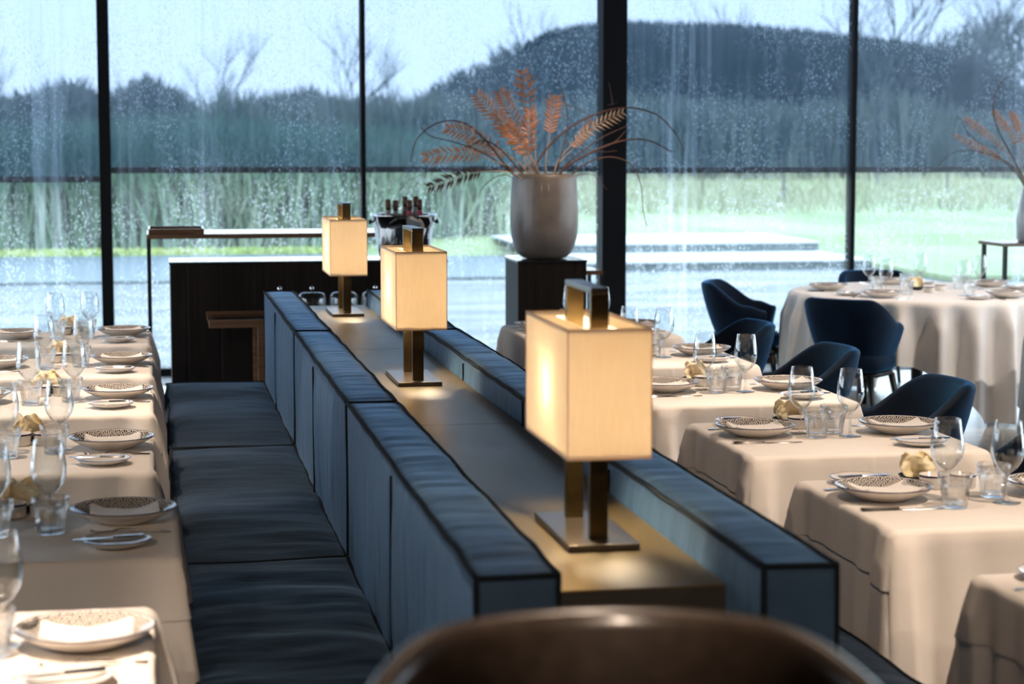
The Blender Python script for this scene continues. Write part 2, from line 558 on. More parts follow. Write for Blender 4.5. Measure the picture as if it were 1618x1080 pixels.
def box(bm, x0, x1, y0, y1, z0, z1, bev=0.0, seg=2):
    r = bmesh.ops.create_cube(bm, size=1.0)
    vs = r['verts']
    for v in vs:
        v.co = Vector(((x0 + x1) / 2 + v.co.x * (x1 - x0), (y0 + y1) / 2 + v.co.y * (y1 - y0), (z0 + z1) / 2 + v.co.z * (z1 - z0)))
    if bev:
        es = list({e for v in vs for e in v.link_edges})
        bmesh.ops.bevel(bm, geom=es, offset=bev, segments=seg, affect='EDGES', profile=0.6)
def B(*a, **k):
    bm = bmesh.new()
    box(bm, *a, **k)
    return bm
def lathe(bm, prof, seg=32, close=False, facet=None):
    rings = []
    for r, z in prof:
        if r < 1e-6:
            rings.append([bm.verts.new((0, 0, z))])
        else:
            rg = []
            for i in range(seg):
                a = 2 * PI * i / seg
                rr = r * (facet(a, z) if facet else 1.0)
                rg.append(bm.verts.new((rr * math.cos(a), rr * math.sin(a), z)))
            rings.append(rg)
    pairs = list(zip(rings, rings[1:]))
    if close:
        pairs.append((rings[-1], rings[0]))
    for a, b in pairs:
        if len(a) == 1 and len(b) == 1:
            continue
        for i in range(seg):
            j = (i + 1) % seg
            if len(a) == 1:
                bm.faces.new((a[0], b[j], b[i]))
            elif len(b) == 1:
                bm.faces.new((a[i], a[j], b[0]))
            else:
                bm.faces.new((a[i], a[j], b[j], b[i]))
def tube(bm, pts, rad, seg=8, cap=True):
    pts = [Vector(p) for p in pts]
    n = len(pts)
    rf = rad if callable(rad) else (lambda t: rad)
    rings = []
    ref = None
    for i, p in enumerate(pts):
        t = (pts[min(i + 1, n - 1)] - pts[max(i - 1, 0)])
        if t.length < 1e-9:
            t = Vector((0, 0, 1))
        t.normalize()
        if ref is None:
            ref = Vector((0, 0, 1)) if abs(t.z) < 0.9 else Vector((1, 0, 0))
        u = t.cross(ref)
        if u.length < 1e-6:
            u = t.orthogonal()
        u.normalize()
        w = u.cross(t).normalized()
        ref = w
        r = rf(i / max(1, n - 1))
        rings.append([bm.verts.new(p + (u * math.cos(2 * PI * k / seg) + w * math.sin(2 * PI * k / seg)) * r) for k in range(seg)])
    for a, b in zip(rings, rings[1:]):
        for k in range(seg):
            bm.faces.new((a[k], a[(k + 1) % seg], b[(k + 1) % seg], b[k]))
    if cap:
        bm.faces.new(rings[0][::-1])
        bm.faces.new(rings[-1])
def spline(ctrl, n=8):
    P = [Vector(c) for c in ctrl]
    P = [P[0] * 2 - P[1]] + P + [P[-1] * 2 - P[-2]]
    out = []
    for i in range(1, len(P) - 2):
        for k in range(n):
            t = k / n
            a, b, c, d = P[i - 1], P[i], P[i + 1], P[i + 2]
            out.append(0.5 * ((2 * b) + (c - a) * t + (2 * a - 5 * b + 4 * c - d) * t * t + (3 * b - a - 3 * c + d) * t ** 3))
    out.append(P[-2])
    return out
def nv(x, y, z):
    return noise.noise(Vector((x, y, z)))
def sstep(a, b, x):
    t = max(0.0, min(1.0, (x - a) / (b - a)))
    return t * t * (3 - 2 * t)

# ================================================================== ROOM SHELL
YW = 14.75                                   # glass line
struct(link('floor', B(-6.0, 9.5, -4.0, YW + 0.1, -0.12, 0.0), M['floor'], smooth=False))
struct(link('ceiling', B(-6.0, 9.5, -4.0, YW + 0.1, 3.35, 3.5), M['ceiling'], smooth=False))
struct(link('wall_back', B(-6.0, 9.5, -4.15, -4.0, -0.12, 3.5), M['wall'], smooth=False))
def pane(name, x0, x1, y0, y1, z0, z1, m):
    return struct(link(name, B(x0, x1, y0, y1, z0, z1), m, smooth=False))
# front glazing: mullions and panes
mull = [(-2.20, 0.034, 0.06), (-0.325, 0.082, 0.10), (1.542, 0.034, 0.06), (3.416, 0.185, 0.16), (5.33, 0.036, 0.06), (7.20, 0.082, 0.10), (9.4, 0.1, 0.1)]
for i, (x, w, d) in enumerate(mull):
    struct(link('trim_%d' % (i + 1), B(x - w / 2, x + w / 2, YW - d, YW + 0.06, 0.0, 3.35, bev=0.004), M['mullion'], smooth=False))
xs = [-4.1] + [m[0] for m in mull]
for i in range(len(xs) - 1):
    pane('window_%d' % (i + 1), xs[i] + 0.02, xs[i + 1] - 0.02, YW - 0.006, YW + 0.006, 0.05, 3.35, M['window'])
struct(link('baseboard_front', B(-6.0, 9.5, YW - 0.05, YW + 0.06, 0.0, 0.055), M['mullion'], smooth=False))
# floor convector grille along the glass
gr = thing('floor_grille', 'steel floor grille running along the foot of the glazing', 'grille', (0, YW - 0.36, 0))
link('frame', B(-4.0, 9.2, -0.24, 0.24, -0.004, 0.004), M['black_metal'], gr, smooth=False)
bm = bmesh.new()
x = 3.6
while x < 7.2:
    box(bm, x, x + 0.012, -0.225, 0.225, 0.004, 0.010)
    x += 0.03
link('slat', bm, M['grille'], gr, smooth=False)
# side glazing (left and right of the frame, lets daylight in)
def side_glazing(x, tagname, y0):
    struct(link('wall_%s' % tagname, B(x - 0.05, x + 0.05, -4.0, y0, 0, 3.35), M['wall'], smooth=False))
    k = 0
    y = y0
    while y < YW - 0.1:
        y2 = min(y + 2.0, YW)
        k += 1
        struct(link('trim_%s_%d' % (tagname, k), B(x - 0.05, x + 0.05, y, y + 0.06, 0, 3.35), M['mullion'], smooth=False))
        y = y2
    pane('window_%s' % tagname, x - 0.006, x + 0.006, y0 + 0.06, YW, 0.0, 3.35, M['window_side'])
side_glazing(-5.2, 'left', 6.2)
side_glazing(9.3, 'right', 5.0)

# exterior screens: three blinds, each fabric + bottom bar
def blind(x0, x1, zb, label):
    t = thing('roller_blind', label, 'blind', ((x0 + x1) / 2, YW + 0.16, zb), 0, 'grey mesh roller blinds')
    w = (x1 - x0) / 2
    link('fabric', B(-w, w, -0.001, 0.001, 0.03, 3.35 - zb), M['blind'], t, smooth=False)
    link('bottom_bar', B(-w, w, -0.018, 0.018, -0.012, 0.034, bev=0.005), M['black_metal'], t, smooth=False)
    for s in (-1, 1):
        link('guide_pin', B(s * (w + 0.004) - 0.01, s * (w + 0.004) + 0.01, -0.02, 0.0, -0.004, 0.028), M['steel'], t, smooth=False)
blind(-2.18, -0.345, 1.425, 'grey mesh blind left of the first post, hanging lowest')
blind(-0.315, 3.40, 1.49, 'wide grey mesh blind behind the tall vase, between first post and column')
blind(3.45, 7.16, 1.478, 'grey mesh blind right of the thick black column')

# ================================================================== OUTSIDE
struct(link('paving', B(-26, 40, YW + 0.06, 29.0, -0.14, -0.02), M['paving'], smooth=False))
struct(link('asphalt_lane', B(-26, 5.15, 24.6, 30.1, -0.02, -0.005), M['asphalt'], smooth=False))
struct(link('lane_kerb', B(-26, 5.15, 24.5, 24.62, -0.02, 0.015), M['riser'], smooth=False))
def terrain():
    v, f = [], []
    nx, ny = 60, 60
    for j in range(ny + 1):
        y = 29.2 + (j / ny) ** 1.6 * 150
        for i in range(nx + 1):
            x = -70 + 150 * i / nx
            rise = 0.22 * sstep(29.2, 30.6, y) * sstep(3.5, 5.5, x) + 0.004 * max(0, y - 32)
            v.append((x, y, -0.01 + rise + 0.06 * nv(x * 0.2, y * 0.2, 1) * sstep(30, 36, y)))
    for j in range(ny):
        for i in range(nx):
            a = j * (nx + 1) + i
            f.append((a, a + 1, a + nx + 2, a + nx + 1))
    return v, f
v, f = terrain()
o = link_py('lawn', v, f, M['grass'])
struct(o)
struct(link('lawn_edge', B(9.62, 40, 23.0, 31.0, -0.02, 0.06, bev=0.02), M['grass'], smooth=False))
# two broad stone steps at the foot of the lawn
for (y0, y1, z0, z1) in ((25.8, 28.0, -0.02, 0.10), (27.9, 30.6, 0.0, 0.235)):
    t = thing('stone_step', 'lower broad pale stone step along the paving' if y0 < 26 else 'upper broad pale stone step at the foot of the lawn', 'step', (10.8, y0, 0), 0, 'stone steps')
    link('riser', B(-5.6, -1.2, 0.0, 0.3, z0, z1 - 0.03), M['riser'], t, smooth=False)
    link('tread', B(-5.62, -1.18, -0.03, y1 - y0, z1 - 0.03, z1, bev=0.006), M['kerb'], t, smooth=False)

random.seed(4)
def blades(n, xr, yr, hfun, zfun, w=0.03, lean=0.35, bend=True):
    v, f = [], []
    for _ in range(n):
        x = random.uniform(*xr)
        y = random.uniform(*yr)
        h = hfun(x, y) * random.uniform(0.55, 1.05)
        if h <= 0.02:
            continue
        z = zfun(x, y)
        a = random.uniform(0, 2 * PI)
        dx, dy = math.cos(a) * w * random.uniform(0.6, 1.5), math.sin(a) * w
        lx, ly = random.gauss(0, lean) * h * 0.5, random.gauss(0, lean) * h * 0.5
        i = len(v)
        v += [(x - dx, y - dy, z), (x + dx, y + dy, z), (x + lx * 0.4 + dx * 0.8, y + ly * 0.4 + dy * 0.8, z + h * 0.6), (x + lx * 0.4 - dx * 0.8, y + ly * 0.4 - dy * 0.8, z + h * 0.6), (x + lx, y + ly, z + h)]
        f += [(i, i + 1, i + 2, i + 3), (i + 3, i + 2, i + 4)]
    return v, f
v, f = blades(34000, (-9, 5.6), (31.6, 36.5), lambda x, y: 2.05 + 0.35 * nv(x * 0.6, y * 0.3, 3) - 0.35 * sstep(2, 6, x), lambda x, y: 0.0, 0.026, 0.55)
o = link_py('reed_bed', v, f, M['reed'])
tag(o, 'dense green reed bed beyond the paving, left half of the glazing', 'reeds', kind='stuff')
v, f = blades(7000, (5.5, 26), (38, 62), lambda x, y: 0.55 + 0.35 * nv(x * 0.25, y * 0.2, 2), lambda x, y: 0.15, 0.02, 0.5)
o = link_py('tall_grass', v, f, M['pale_grass'])
tag(o, 'sparse pale tall grass on the lawn beyond the stone steps', 'grass', kind='stuff')
v, f = blades(5000, (-9, 5.4), (30.15, 31.4), lambda x, y: 0.07, lambda x, y: 0.0, 0.03, 0.6)
o = link_py('grass_verge', v, f, M['verge'])
tag(o, 'yellow green grass verge in front of the reed bed', 'grass', kind='stuff')
v, f = blades(16000, (2, 42), (65, 70), lambda x, y: 3.1 + 0.5 * nv(x * 0.3, y * 0.2, 9) - 1.6 * sstep(24, 40, x), lambda x, y: 0.12, 0.09, 0.3)
o = link_py('reed_belt', v, f, M['reed_far'])
tag(o, 'grey reed belt in front of the dark mound', 'reeds', kind='stuff')

def mound():
    v, f = [], []
    prof = [(680, 185), (700, 160), (740, 135), (790, 100), (830, 76), (870, 55), (930, 44), (1000, 40), (1080, 41), (1180, 45), (1270, 52), (1350, 62), (1430, 70), (1480, 80), (1530, 108), (1570, 150), (1600, 200), (1625, 250)]
    Yc = 75.0
    top = []
    for px, py in prof:
        p = at_y(px, py, Yc)
        top.append((p.x, max(0.3, p.z)))
    nsec = 14
    for i, (x, h) in enumerate(top):
        for k in range(nsec + 1):
            a = PI * k / nsec
            yy = Yc - 7.0 * math.cos(a)
            zz = h * math.sin(a) ** 0.6 if 0 < k < nsec else 0.0
            v.append((x, yy, zz + 0.12 * nv(x * 0.8, yy * 0.8, zz * 0.8)))
    for i in range(len(top) - 1):
        for k in range(nsec):
            a = i * (nsec + 1) + k
            f.append((a, a + nsec + 1, a + nsec + 2, a + 1))
    o = link_py('mound', v, f, M['mound'])
    for p in o.data.polygons:
        p.use_smooth = True
    return struct(o)
mound()
# brush on the mound's skyline
sky = [(830, 78), (870, 57), (930, 46), (1000, 42), (1080, 43), (1180, 47), (1270, 54), (1350, 64), (1430, 72), (1480, 84)]
v, f = [], []
for _ in range(2600):
    i = random.randrange(len(sky) - 1)
    t = random.random()
    p = at_y(sky[i][0] * (1 - t) + sky[i + 1][0] * t, sky[i][1] * (1 - t) + sky[i + 1][1] * t + random.uniform(0, 6), 75 + random.uniform(-1.5, 1.5))
    h = random.uniform(0.1, 0.4)
    k = len(v)
    v += [(p.x - 0.05, p.y, p.z - 0.2), (p.x + 0.05, p.y, p.z - 0.2), (p.x + random.uniform(-0.1, 0.1), p.y, p.z + h)]
    f.append((k, k + 1, k + 2))
tag(link_py('heather_brush', v, f, M['mound']), 'dark brush growing along the mound skyline', 'brush', kind='stuff')

# thickets (uncountable twigs) behind the reeds
def thicket(name, label, prof, Y0, depth, n, m, w=0.05):
    v, f = [], []
    tops = [(at_y(px, py, Y0).x, at_y(px, py, Y0).z) for px, py in prof]
    def H(x):
        for (xa, za), (xb, zb) in zip(tops, tops[1:]):
            if xa <= x <= xb:
                t = (x - xa) / (xb - xa)
                return za + (zb - za) * t
        return 0.0
    for _ in range(n):
        x = random.uniform(tops[0][0], tops[-1][0])
        y = Y0 + random.uniform(0, depth)
        h = H(x) * (random.random() ** 0.8)
        L = random.uniform(0.35, 1.1)
        a = random.gauss(0, 0.55)
        b = random.gauss(0, 0.4)
        ww = w * random.uniform(0.5, 1.2)
        d = Vector((math.sin(a), math.sin(b) * 0.6, math.cos(a))).normalized() * L
        s = Vector((math.cos(a), random.uniform(-0.6, 0.6), -math.sin(a))).normalized() * ww
        p = Vector((x, y, max(0.0, h - L * 0.6)))
        k = len(v)
        v += [tuple(p - s), tuple(p + s), tuple(p + d * 0.6 + s * 0.7), tuple(p + d)]
        f += [(k, k + 1, k + 2), (k, k + 2, k + 3)]
    tag(link_py(name, v, f, m), label, 'thicket', kind='stuff')
thicket('thicket', 'haze-toned bare thicket behind the reeds, left half of the view', [(-60, 150), (0, 150), (70, 130), (120, 118), (160, 150), (210, 122), (240, 115), (300, 150), (330, 180), (390, 168), (440, 150), (500, 135), (560, 160), (620, 150), (660, 175), (720, 150), (760, 130)], 80, 10, 15000, M['thicket'], 0.06)
thicket('thicket', 'haze-toned bare thicket between the far trees and the mound', [(670, 190), (700, 140), (740, 110), (790, 95), (830, 60), (860, 70), (900, 120)], 85, 6, 4200, M['thicket'], 0.07)
thicket('thicket', 'haze-toned bare thicket right of the mound', [(1440, 120), (1500, 85), (1540, 60), (1580, 30), (1620, 10), (1680, 20)], 85, 8, 4500, M['thicket'], 0.05)

def tree(px, py_top, Y0, spread, label, seed, levels=4):
    rnd = random.Random(seed)
    top = at_y(px, py_top, Y0)
    Htot = top.z
    t = thing('bare_tree', label, 'tree', (top.x, Y0, 0.1), 0, 'bare trees beyond the reeds')
    bt, bb = bmesh.new(), bmesh.new()
    def grow(bm, p, d, L, r, lev):
        pts = [p]
        q = p.copy()
        dd = d.copy()
        for k in range(4):
            dd = (dd + Vector((rnd.gauss(0, 0.12), rnd.gauss(0, 0.12), 0.05))).normalized()
            q = q + dd * L / 4
            pts.append(q.copy())
        tube(bm, pts, lambda s: r * (1 - 0.55 * s), 5, False)
        if lev == 0:
            return
        for k in range(4 if lev > 1 else 3):
            s = rnd.choice((2, 3, 4, 4))
            a = rnd.uniform(0, 2 * PI)
            nd = (dd + Vector((math.cos(a), math.sin(a), rnd.uniform(-0.1, 0.5))) * spread).normalized()
            grow(bb, pts[s], nd, L * rnd.uniform(0.55, 0.8), r * 0.5, lev - 1)
    grow(bt, Vector((0, 0, 0)), Vector((rnd.gauss(0, 0.06), 0, 1)), Htot * 0.42, Htot * 0.016, levels)
    link('trunk', bt, M['bark'], t)
    link('branches', bb, M['bark'], t)
tree(335, 52, 104, 0.45, 'slim bare tree standing alone left of centre', 3)
tree(525, 28, 104, 0.6, 'tall forked bare tree beside the second mullion', 8)
tree(235, 108, 102, 0.8, 'low bushy bare tree near the first post', 5)
tree(10, 80, 102, 0.7, 'bare tree at the far left edge of the view', 12)
tree(625, 100, 102, 0.6, 'small bare tree right of the second mullion', 15)
tree(815, 25, 100, 0.55, 'bare tree at the left end of the dark mound', 21)
tree(1150, -5, 100, 0.5, 'bare tree poking above the middle of the mound', 25)
tree(1395, -60, 57, 0.6, 'large bare tree beside the fourth mullion', 30)
tree(1585, -40, 102, 0.7, 'bare tree at the right edge of the view', 33)
# bollard light and stakes on the lawn
p = at_y(1238, 345, 42)
t = thing('bollard_light', 'short post with a white globe light on the lawn', 'light', (p.x, 42, 0.05))
link('post', B(-0.03, 0.03, -0.03, 0.03, 0, 1.05), M['bark'], t, smooth=False)
bm = bmesh.new()
lathe(bm, [(0, 0.0), (0.10, 0.05), (0.15, 0.15), (0.10, 0.26), (0, 0.3)], 12)
g = link('globe', bm, M['ceramic'], t)
g.location = (-0.12, -0.16, 0.0)
for px, lab in ((1110, 'thin sapling stake on the lawn near the column'), (1496, 'thin sapling stake on the lawn behind the round table')):
    p = at_y(px, 300, 46)
    t = tag(link('sapling', B(-0.02, 0.02, -0.02, 0.02, 0, 1.9), M['bark'], smooth=False), lab, 'sapling', 'sapling stakes')
    t.location = (p.x, 46, 0.1)

# ================================================================== BANQUETTE ISLAND
def cushion(lx, ly, lz, nx, ny, nz_, puff=0.02, wob=0.006, wr=0.004, seed=0.0, faces='xXyYzZ', wrfreq=16.0):
    """a stuffed cushion, centred; returns bmesh and the wobble function that its piping follows"""
    bm = bmesh.new()
    hx, hy, hz = lx / 2, ly / 2, lz / 2
    def W(p):
        return Vector((nv(p.x * 3, p.y * 4.5 + seed, p.z * 3) , nv(p.x * 2 + 9, p.y * 5 + seed, p.z * 2) * 0.4, nv(p.x * 3 - 7, p.y * 5.5 + seed, p.z * 3))) * wob
    def P(a, b, c, ax):
        p = Vector((a * hx, b * hy, c * hz))
        u, w = [(b, c), (a, c), (a, b)][ax]
        e = (1 - abs(u) ** 5) * (1 - abs(w) ** 5)
        amt = puff * e
        if wr:
            if ax == 2:
                k = nv(p.x * 2.6, p.y * wrfreq, seed) + 0.5 * nv(p.x * 6, p.y * wrfreq * 2.1, seed + 4)
            elif ax == 0:
                k = nv(p.y * wrfreq * 0.9, p.z * 2.5, seed + 2) + 0.4 * nv(p.y * wrfreq * 2, p.z * 4, seed + 8)
            else:
                k = nv(p.x * wrfreq, p.z * 3, seed + 3)
            amt += wr * k * min(1.0, e * 2.2)
        n = Vector((0, 0, 0))
        n[ax] = 1 if (a, b, c)[ax] > 0 else -1
        return p + n * amt + W(p)
    def face(ax, s, n1, n2):
        g = []
        for i in range(n1 + 1):
            row = []
            for j in range(n2 + 1):
                u, w = -1 + 2 * i / n1, -1 + 2 * j / n2
                abc = [0, 0, 0]
                o = [k for k in range(3) if k != ax]
                abc[ax] = s
                abc[o[0]] = u
                abc[o[1]] = w
                row.append(bm.verts.new(P(*abc, ax)))
            g.append(row)
        for i in range(n1):
            for j in range(n2):
                bm.faces.new((g[i][j], g[i + 1][j], g[i + 1][j + 1], g[i][j + 1]))
    face(0, -1, ny, nz_)
    face(0, 1, ny, nz_)
    face(1, -1, nx, nz_)
    face(1, 1, nx, nz_)
    face(2, -1, nx, ny)
    face(2, 1, nx, ny)
    bmesh.ops.remove_doubles(bm, verts=bm.verts, dist=0.0004)
    return bm, W
def edge_pts(p0, p1, n, W):
    p0, p1 = Vector(p0), Vector(p1)
    out = []
    for i in range(n + 1):
        p = p0.lerp(p1, i / n)
        out.append(p + W(p))
    return out
YB = [3.53, 6.0, 8.28, 10.5]
def banquette(side):
    left = side == 'left'
    t = thing('banquette', 'long slate blue velvet banquette facing the %s row of tables' % ('left' if left else 'right'), 'banquette', (0, 0, 0), 0, 'velvet banquettes')
    bx0, bx1 = (0.567, 0.732) if left else (1.112, 1.268)
    sx0, sx1 = (0.055, 0.575) if left else (1.262, 1.765)
    for k in range(3):
        y0, y1 = YB[k], YB[k + 1]
        L = y1 - y0
        # backrest cushion
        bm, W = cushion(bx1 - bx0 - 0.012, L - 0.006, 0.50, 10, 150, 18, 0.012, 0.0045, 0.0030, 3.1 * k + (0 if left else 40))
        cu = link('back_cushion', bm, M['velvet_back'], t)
        c = Vector(((bx0 + bx1) / 2, (y0 + y1) / 2, 0.93 - 0.25))
        cu.location = c
        hx, hy, hz = (bx1 - bx0 - 0.012) / 2, (L - 0.006) / 2, 0.25
        pb = bmesh.new()
        for sx in (-1, 1):
            tube(pb, edge_pts((sx * hx, -hy, hz), (sx * hx, hy, hz), 90, W), 0.0065, 6)
        for sy in (-1, 1):
            tube(pb, edge_pts((-hx, sy * hy, hz), (hx, sy * hy, hz), 10, W), 0.006, 6)
            for sx in (-1, 1):
                tube(pb, edge_pts((sx * hx, sy * hy, hz), (sx * hx, sy * hy, -hz), 20, W), 0.006, 6)
        for sx in (-1, 1):       # mid seam on each long face
            tube(pb, [p + Vector((sx * 0.0122, 0, 0)) for p in edge_pts((sx * hx, 0, hz - 0.015), (sx * hx, 0, -hz), 24, W)], 0.0035, 6)
        pp = link('piping', pb, M['piping'], cu)
        # seat cushion
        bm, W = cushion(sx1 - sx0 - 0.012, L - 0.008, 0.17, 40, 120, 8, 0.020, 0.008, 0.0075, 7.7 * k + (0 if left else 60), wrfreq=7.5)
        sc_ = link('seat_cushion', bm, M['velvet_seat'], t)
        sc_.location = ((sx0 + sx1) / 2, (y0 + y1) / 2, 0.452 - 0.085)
        hx, hy, hz = (sx1 - sx0 - 0.012) / 2, (L - 0.008) / 2, 0.085
        pb = bmesh.new()
        for sx in (-1, 1):
            for sz in (-1, 1):
                tube(pb, edge_pts((sx * hx, -hy, sz * hz), (sx * hx, hy, sz * hz), 60, W), 0.0065, 6)
        for sy in (-1, 1):
            tube(pb, edge_pts((-hx, sy * hy, hz), (hx, sy * hy, hz), 16, W), 0.006, 6)
        link('piping', pb, M['piping'], sc_)
    a, b = (sx0 + 0.03, bx1 - 0.01) if left else (bx0 + 0.01, sx1 - 0.03)
    link('seat_base', B(a, b, YB[0] + 0.03, YB[3] - 0.02, 0.05, 0.285, bev=0.01), M['piping'], t, smooth=False)
    link('plinth', B(a + 0.04, b - 0.02, YB[0] + 0.08, YB[3] - 0.06, 0.0, 0.05), M['chair_leg'], t, smooth=False)
    return t
banquette('left')
banquette('right')

t = thing('console_shelf', 'dark bronze console shelf between the two velvet backrests', 'console', (0, 0, 0))
for y0, y1 in ((3.72, 6.0), (6.003, 8.24), (8.243, 10.46)):
    link('top_panel', B(0.742, 1.102, y0, y1, 0.852, 0.856, bev=0.001, seg=1), M['console'], t, smooth=False)
link('body', B(0.743, 1.101, 3.722, 10.45, 0.0, 0.852), M['console_front'], t, smooth=False)

def make_lamp():
    t = thing('table_lamp', '', 'lamp')
    link('base', B(-0.078, 0.078, -0.195, 0.195, 0.0, 0.015, bev=0.002), M['bronze_dark'], t, smooth=False)
    for y, nm in ((-0.125, 'post'), (0.125, 'post')):
        link(nm, B(-0.020, 0.020, y - 0.011, y + 0.011, 0.015, 0.545, bev=0.0015), M['bronze'], t, smooth=False)
    link('handle', B(-0.020, 0.020, -0.136, 0.136, 0.5455, 0.5575, bev=0.0015), M['bronze_dark'], t, smooth=False)
    # shade: four fabric walls, open below, diffuser top with a slot
    hx, hy, z0, z1, th = 0.090, 0.235, 0.205, 0.478, 0.002
    bm = bmesh.new()
    box(bm, -hx, hx, -hy, -hy + th, z0, z1)
    box(bm, -hx, hx, hy - th, hy, z0, z1)
    box(bm, -hx, -hx + th, -hy + th, hy - th, z0, z1)
    box(bm, hx - th, hx, -hy + th, hy - th, z0, z1)
    sh = link('shade', bm, M['shade'], t, smooth=False)
    bm = bmesh.new()
    sx, sy = 0.034, 0.17
    zt = z1 - 0.006
    box(bm, -hx + th, -sx, -hy + th, hy - th, zt - 0.002, zt)
    box(bm, sx, hx - th, -hy + th, hy - th, zt - 0.002, zt)
    box(bm, -sx, sx, -hy + th, -sy, zt - 0.002, zt)
    box(bm, -sx, sx, sy, hy - th, zt - 0.002, zt)
    link('diffuser', bm, M['shade'], sh, smooth=False)
    bm = bmesh.new()
    zt = z0 + 0.008
    sx, sy = 0.052, 0.15
    box(bm, -hx + th, -sx, -hy + th, hy - th, zt - 0.002, zt)
    box(bm, sx, hx - th, -hy + th, hy - th, zt - 0.002, zt)
    box(bm, -sx, sx, -hy + th, -sy, zt - 0.002, zt)
    box(bm, -sx, sx, sy, hy - th, zt - 0.002, zt)
    link('added_lower_diffuser', bm, M['shade'], sh, smooth=False)  # unseen ring added to dim the lamp's pool on the console
    bm = bmesh.new()
    e = 0.0018
    for z in (z0, z1):
        for y in (-hy, hy):
            box(bm, -hx - 0.001, hx + 0.001, y - e / 2, y + e / 2, z - e, z + e)
        for x in (-hx, hx):
            box(bm, x - e / 2, x + e / 2, -hy, hy, z - e, z + e)
    for x in (-hx, hx):
        for y in (-hy, hy):
            box(bm, x - e / 2, x + e / 2, y - e / 2, y + e / 2, z0, z1)
    link('binding', bm, M['shade_trim'], sh, smooth=False)
    for x in (-0.045, 0.045):
        bm = bmesh.new()
        lathe(bm, [(0, 0.29), (0.018, 0.295), (0.024, 0.32), (0.022, 0.345), (0.012, 0.37), (0.012, 0.395), (0, 0.395)], 14)
        g = link('bulb', bm, M['bulb'], t)
        g.location = (x, 0, 0)
    link('socket_bar', B(-0.055, 0.055, -0.006, 0.006, 0.395, 0.400), M['bronze'], t, smooth=False)
    link('crossbar', B(-0.006, 0.006, -0.115, 0.115, 0.400, 0.41), M['bronze'], t, smooth=False)
    return t
for i, (x, y, lab) in enumerate(((0.936, 4.265, 'nearest bronze table lamp with lit cream shade, largest on the console'),
                                 (0.926, 7.15, 'middle bronze table lamp with lit cream shade on the console'),
                                 (0.945, 9.965, 'farthest bronze table lamp with lit cream shade, at the console end'))):
    put('lamp', make_lamp, (x, y, 0.8562), 0, lab, 'lamp', 'bronze lamps on the console')

# ================================================================== TABLES
def cloth_mesh(lx, ly, rad, ztop, dropf, flare=0.05, step=0.009, fold=0.022, crad=0.014, off=0.0, seed=0, corner_drop=0.12, lim=None):
    """cloth over a rectangular table, hanging skirt with corner folds; dropf(nx, ny) gives the drop of each side"""
    bm = bmesh.new()
    hx, hy = lx / 2 + off, ly / 2 + off
    P = []
    def seg(p, q):
        n = max(2, int((Vector(q) - Vector(p)).length / step))
        for i in range(n):
            t = i / n
            P.append(Vector(p).lerp(Vector(q), t))
    def arc(cx, cy_, a0):
        n = 8
        for i in range(n):
            a = a0 + PI / 2 * i / n
            P.append(Vector((cx + rad * math.cos(a), cy_ + rad * math.sin(a))))
    seg((-hx + rad, -hy), (hx - rad, -hy))
    arc(hx - rad, -hy + rad, -PI / 2)
    seg((hx, -hy + rad), (hx, hy - rad))
    arc(hx - rad, hy - rad, 0)
    seg((hx - rad, hy), (-hx + rad, hy))
    arc(-hx + rad, hy - rad, PI / 2)
    seg((-hx, hy - rad), (-hx, -hy + rad))
    arc(-hx + rad, -hy + rad, PI)
    n = len(P)
    N = []
    for i in range(n):
        d = P[(i + 1) % n] - P[i - 1]
        N.append(Vector((d.y, -d.x)).normalized())
    corners = [Vector((sx * hx, sy * hy)) for sx in (-1, 1) for sy in (-1, 1)]
    rings = []
    for k in (0.0, 0.3, 0.6, 0.85, 0.96):
        rings.append([bm.verts.new((P[i].x * k, P[i].y * k, ztop)) if k else None for i in range(n)])
    c0 = bm.verts.new((0, 0, ztop))
    rows = [-1.0, -0.5] + [j / 16 for j in range(17)]
    srings = []
    for r in rows:
        rg = []
        for i in range(n):
            p, nn = P[i], N[i]
            drop = dropf(nn.x, nn.y)
            dc = min((p - c).length for c in corners)
            cw = math.exp(-(dc / 0.10) ** 2)
            drop_i = drop * (1 + corner_drop * cw * 4 * max(0, 0.6 - 0))if drop > 0.2 else drop * (1 + 0.1 * cw)
            if r < 0:
                a = (1 + r) * PI / 2
                q = p - nn * crad * (1 - math.sin(a))
                rg.append(bm.verts.new((q.x, q.y, ztop - crad * (1 - math.cos(a)))))
                continue
            dz = crad + r * (drop_i - crad)
            s = dz / 0.5
            out = flare * s * 0.35
            out += cw * 0.085 * s ** 0.8
            out += s ** 0.9 * (0.050 * math.exp(-((dc - 0.045) / 0.030) ** 2) - 0.040 * math.exp(-((dc - 0.115) / 0.030) ** 2) + 0.022 * math.exp(-((dc - 0.19) / 0.035) ** 2) - 0.012 * math.exp(-((dc - 0.26) / 0.035) ** 2))
            out += 0.0035 * math.exp(-(min(abs(p.x), abs(p.y)) / 0.006) ** 2)
            out += 0.010 * s * nv(p.x * 6 + seed, p.y * 6, dz * 2.5)
            if lim:
                out = min(out, lim(nn.x, nn.y))
            out = max(out, -0.012)
            q = p + nn * out
            rg.append(bm.verts.new((q.x, q.y, ztop - dz)))
        srings.append(rg)
    for i in range(n):
        j = (i + 1) % n
        bm.faces.new((c0, rings[1][i], rings[1][j]))
        for a, b in zip(rings[1:], rings[2:]):
            bm.faces.new((a[i], b[i], b[j], a[j]))
        a, b = rings[-1], srings[0]
        bm.faces.new((a[i], b[i], b[j], a[j]))
        for a, b in zip(srings, srings[1:]):
            bm.faces.new((a[i], b[i], b[j], a[j]))
    return bm

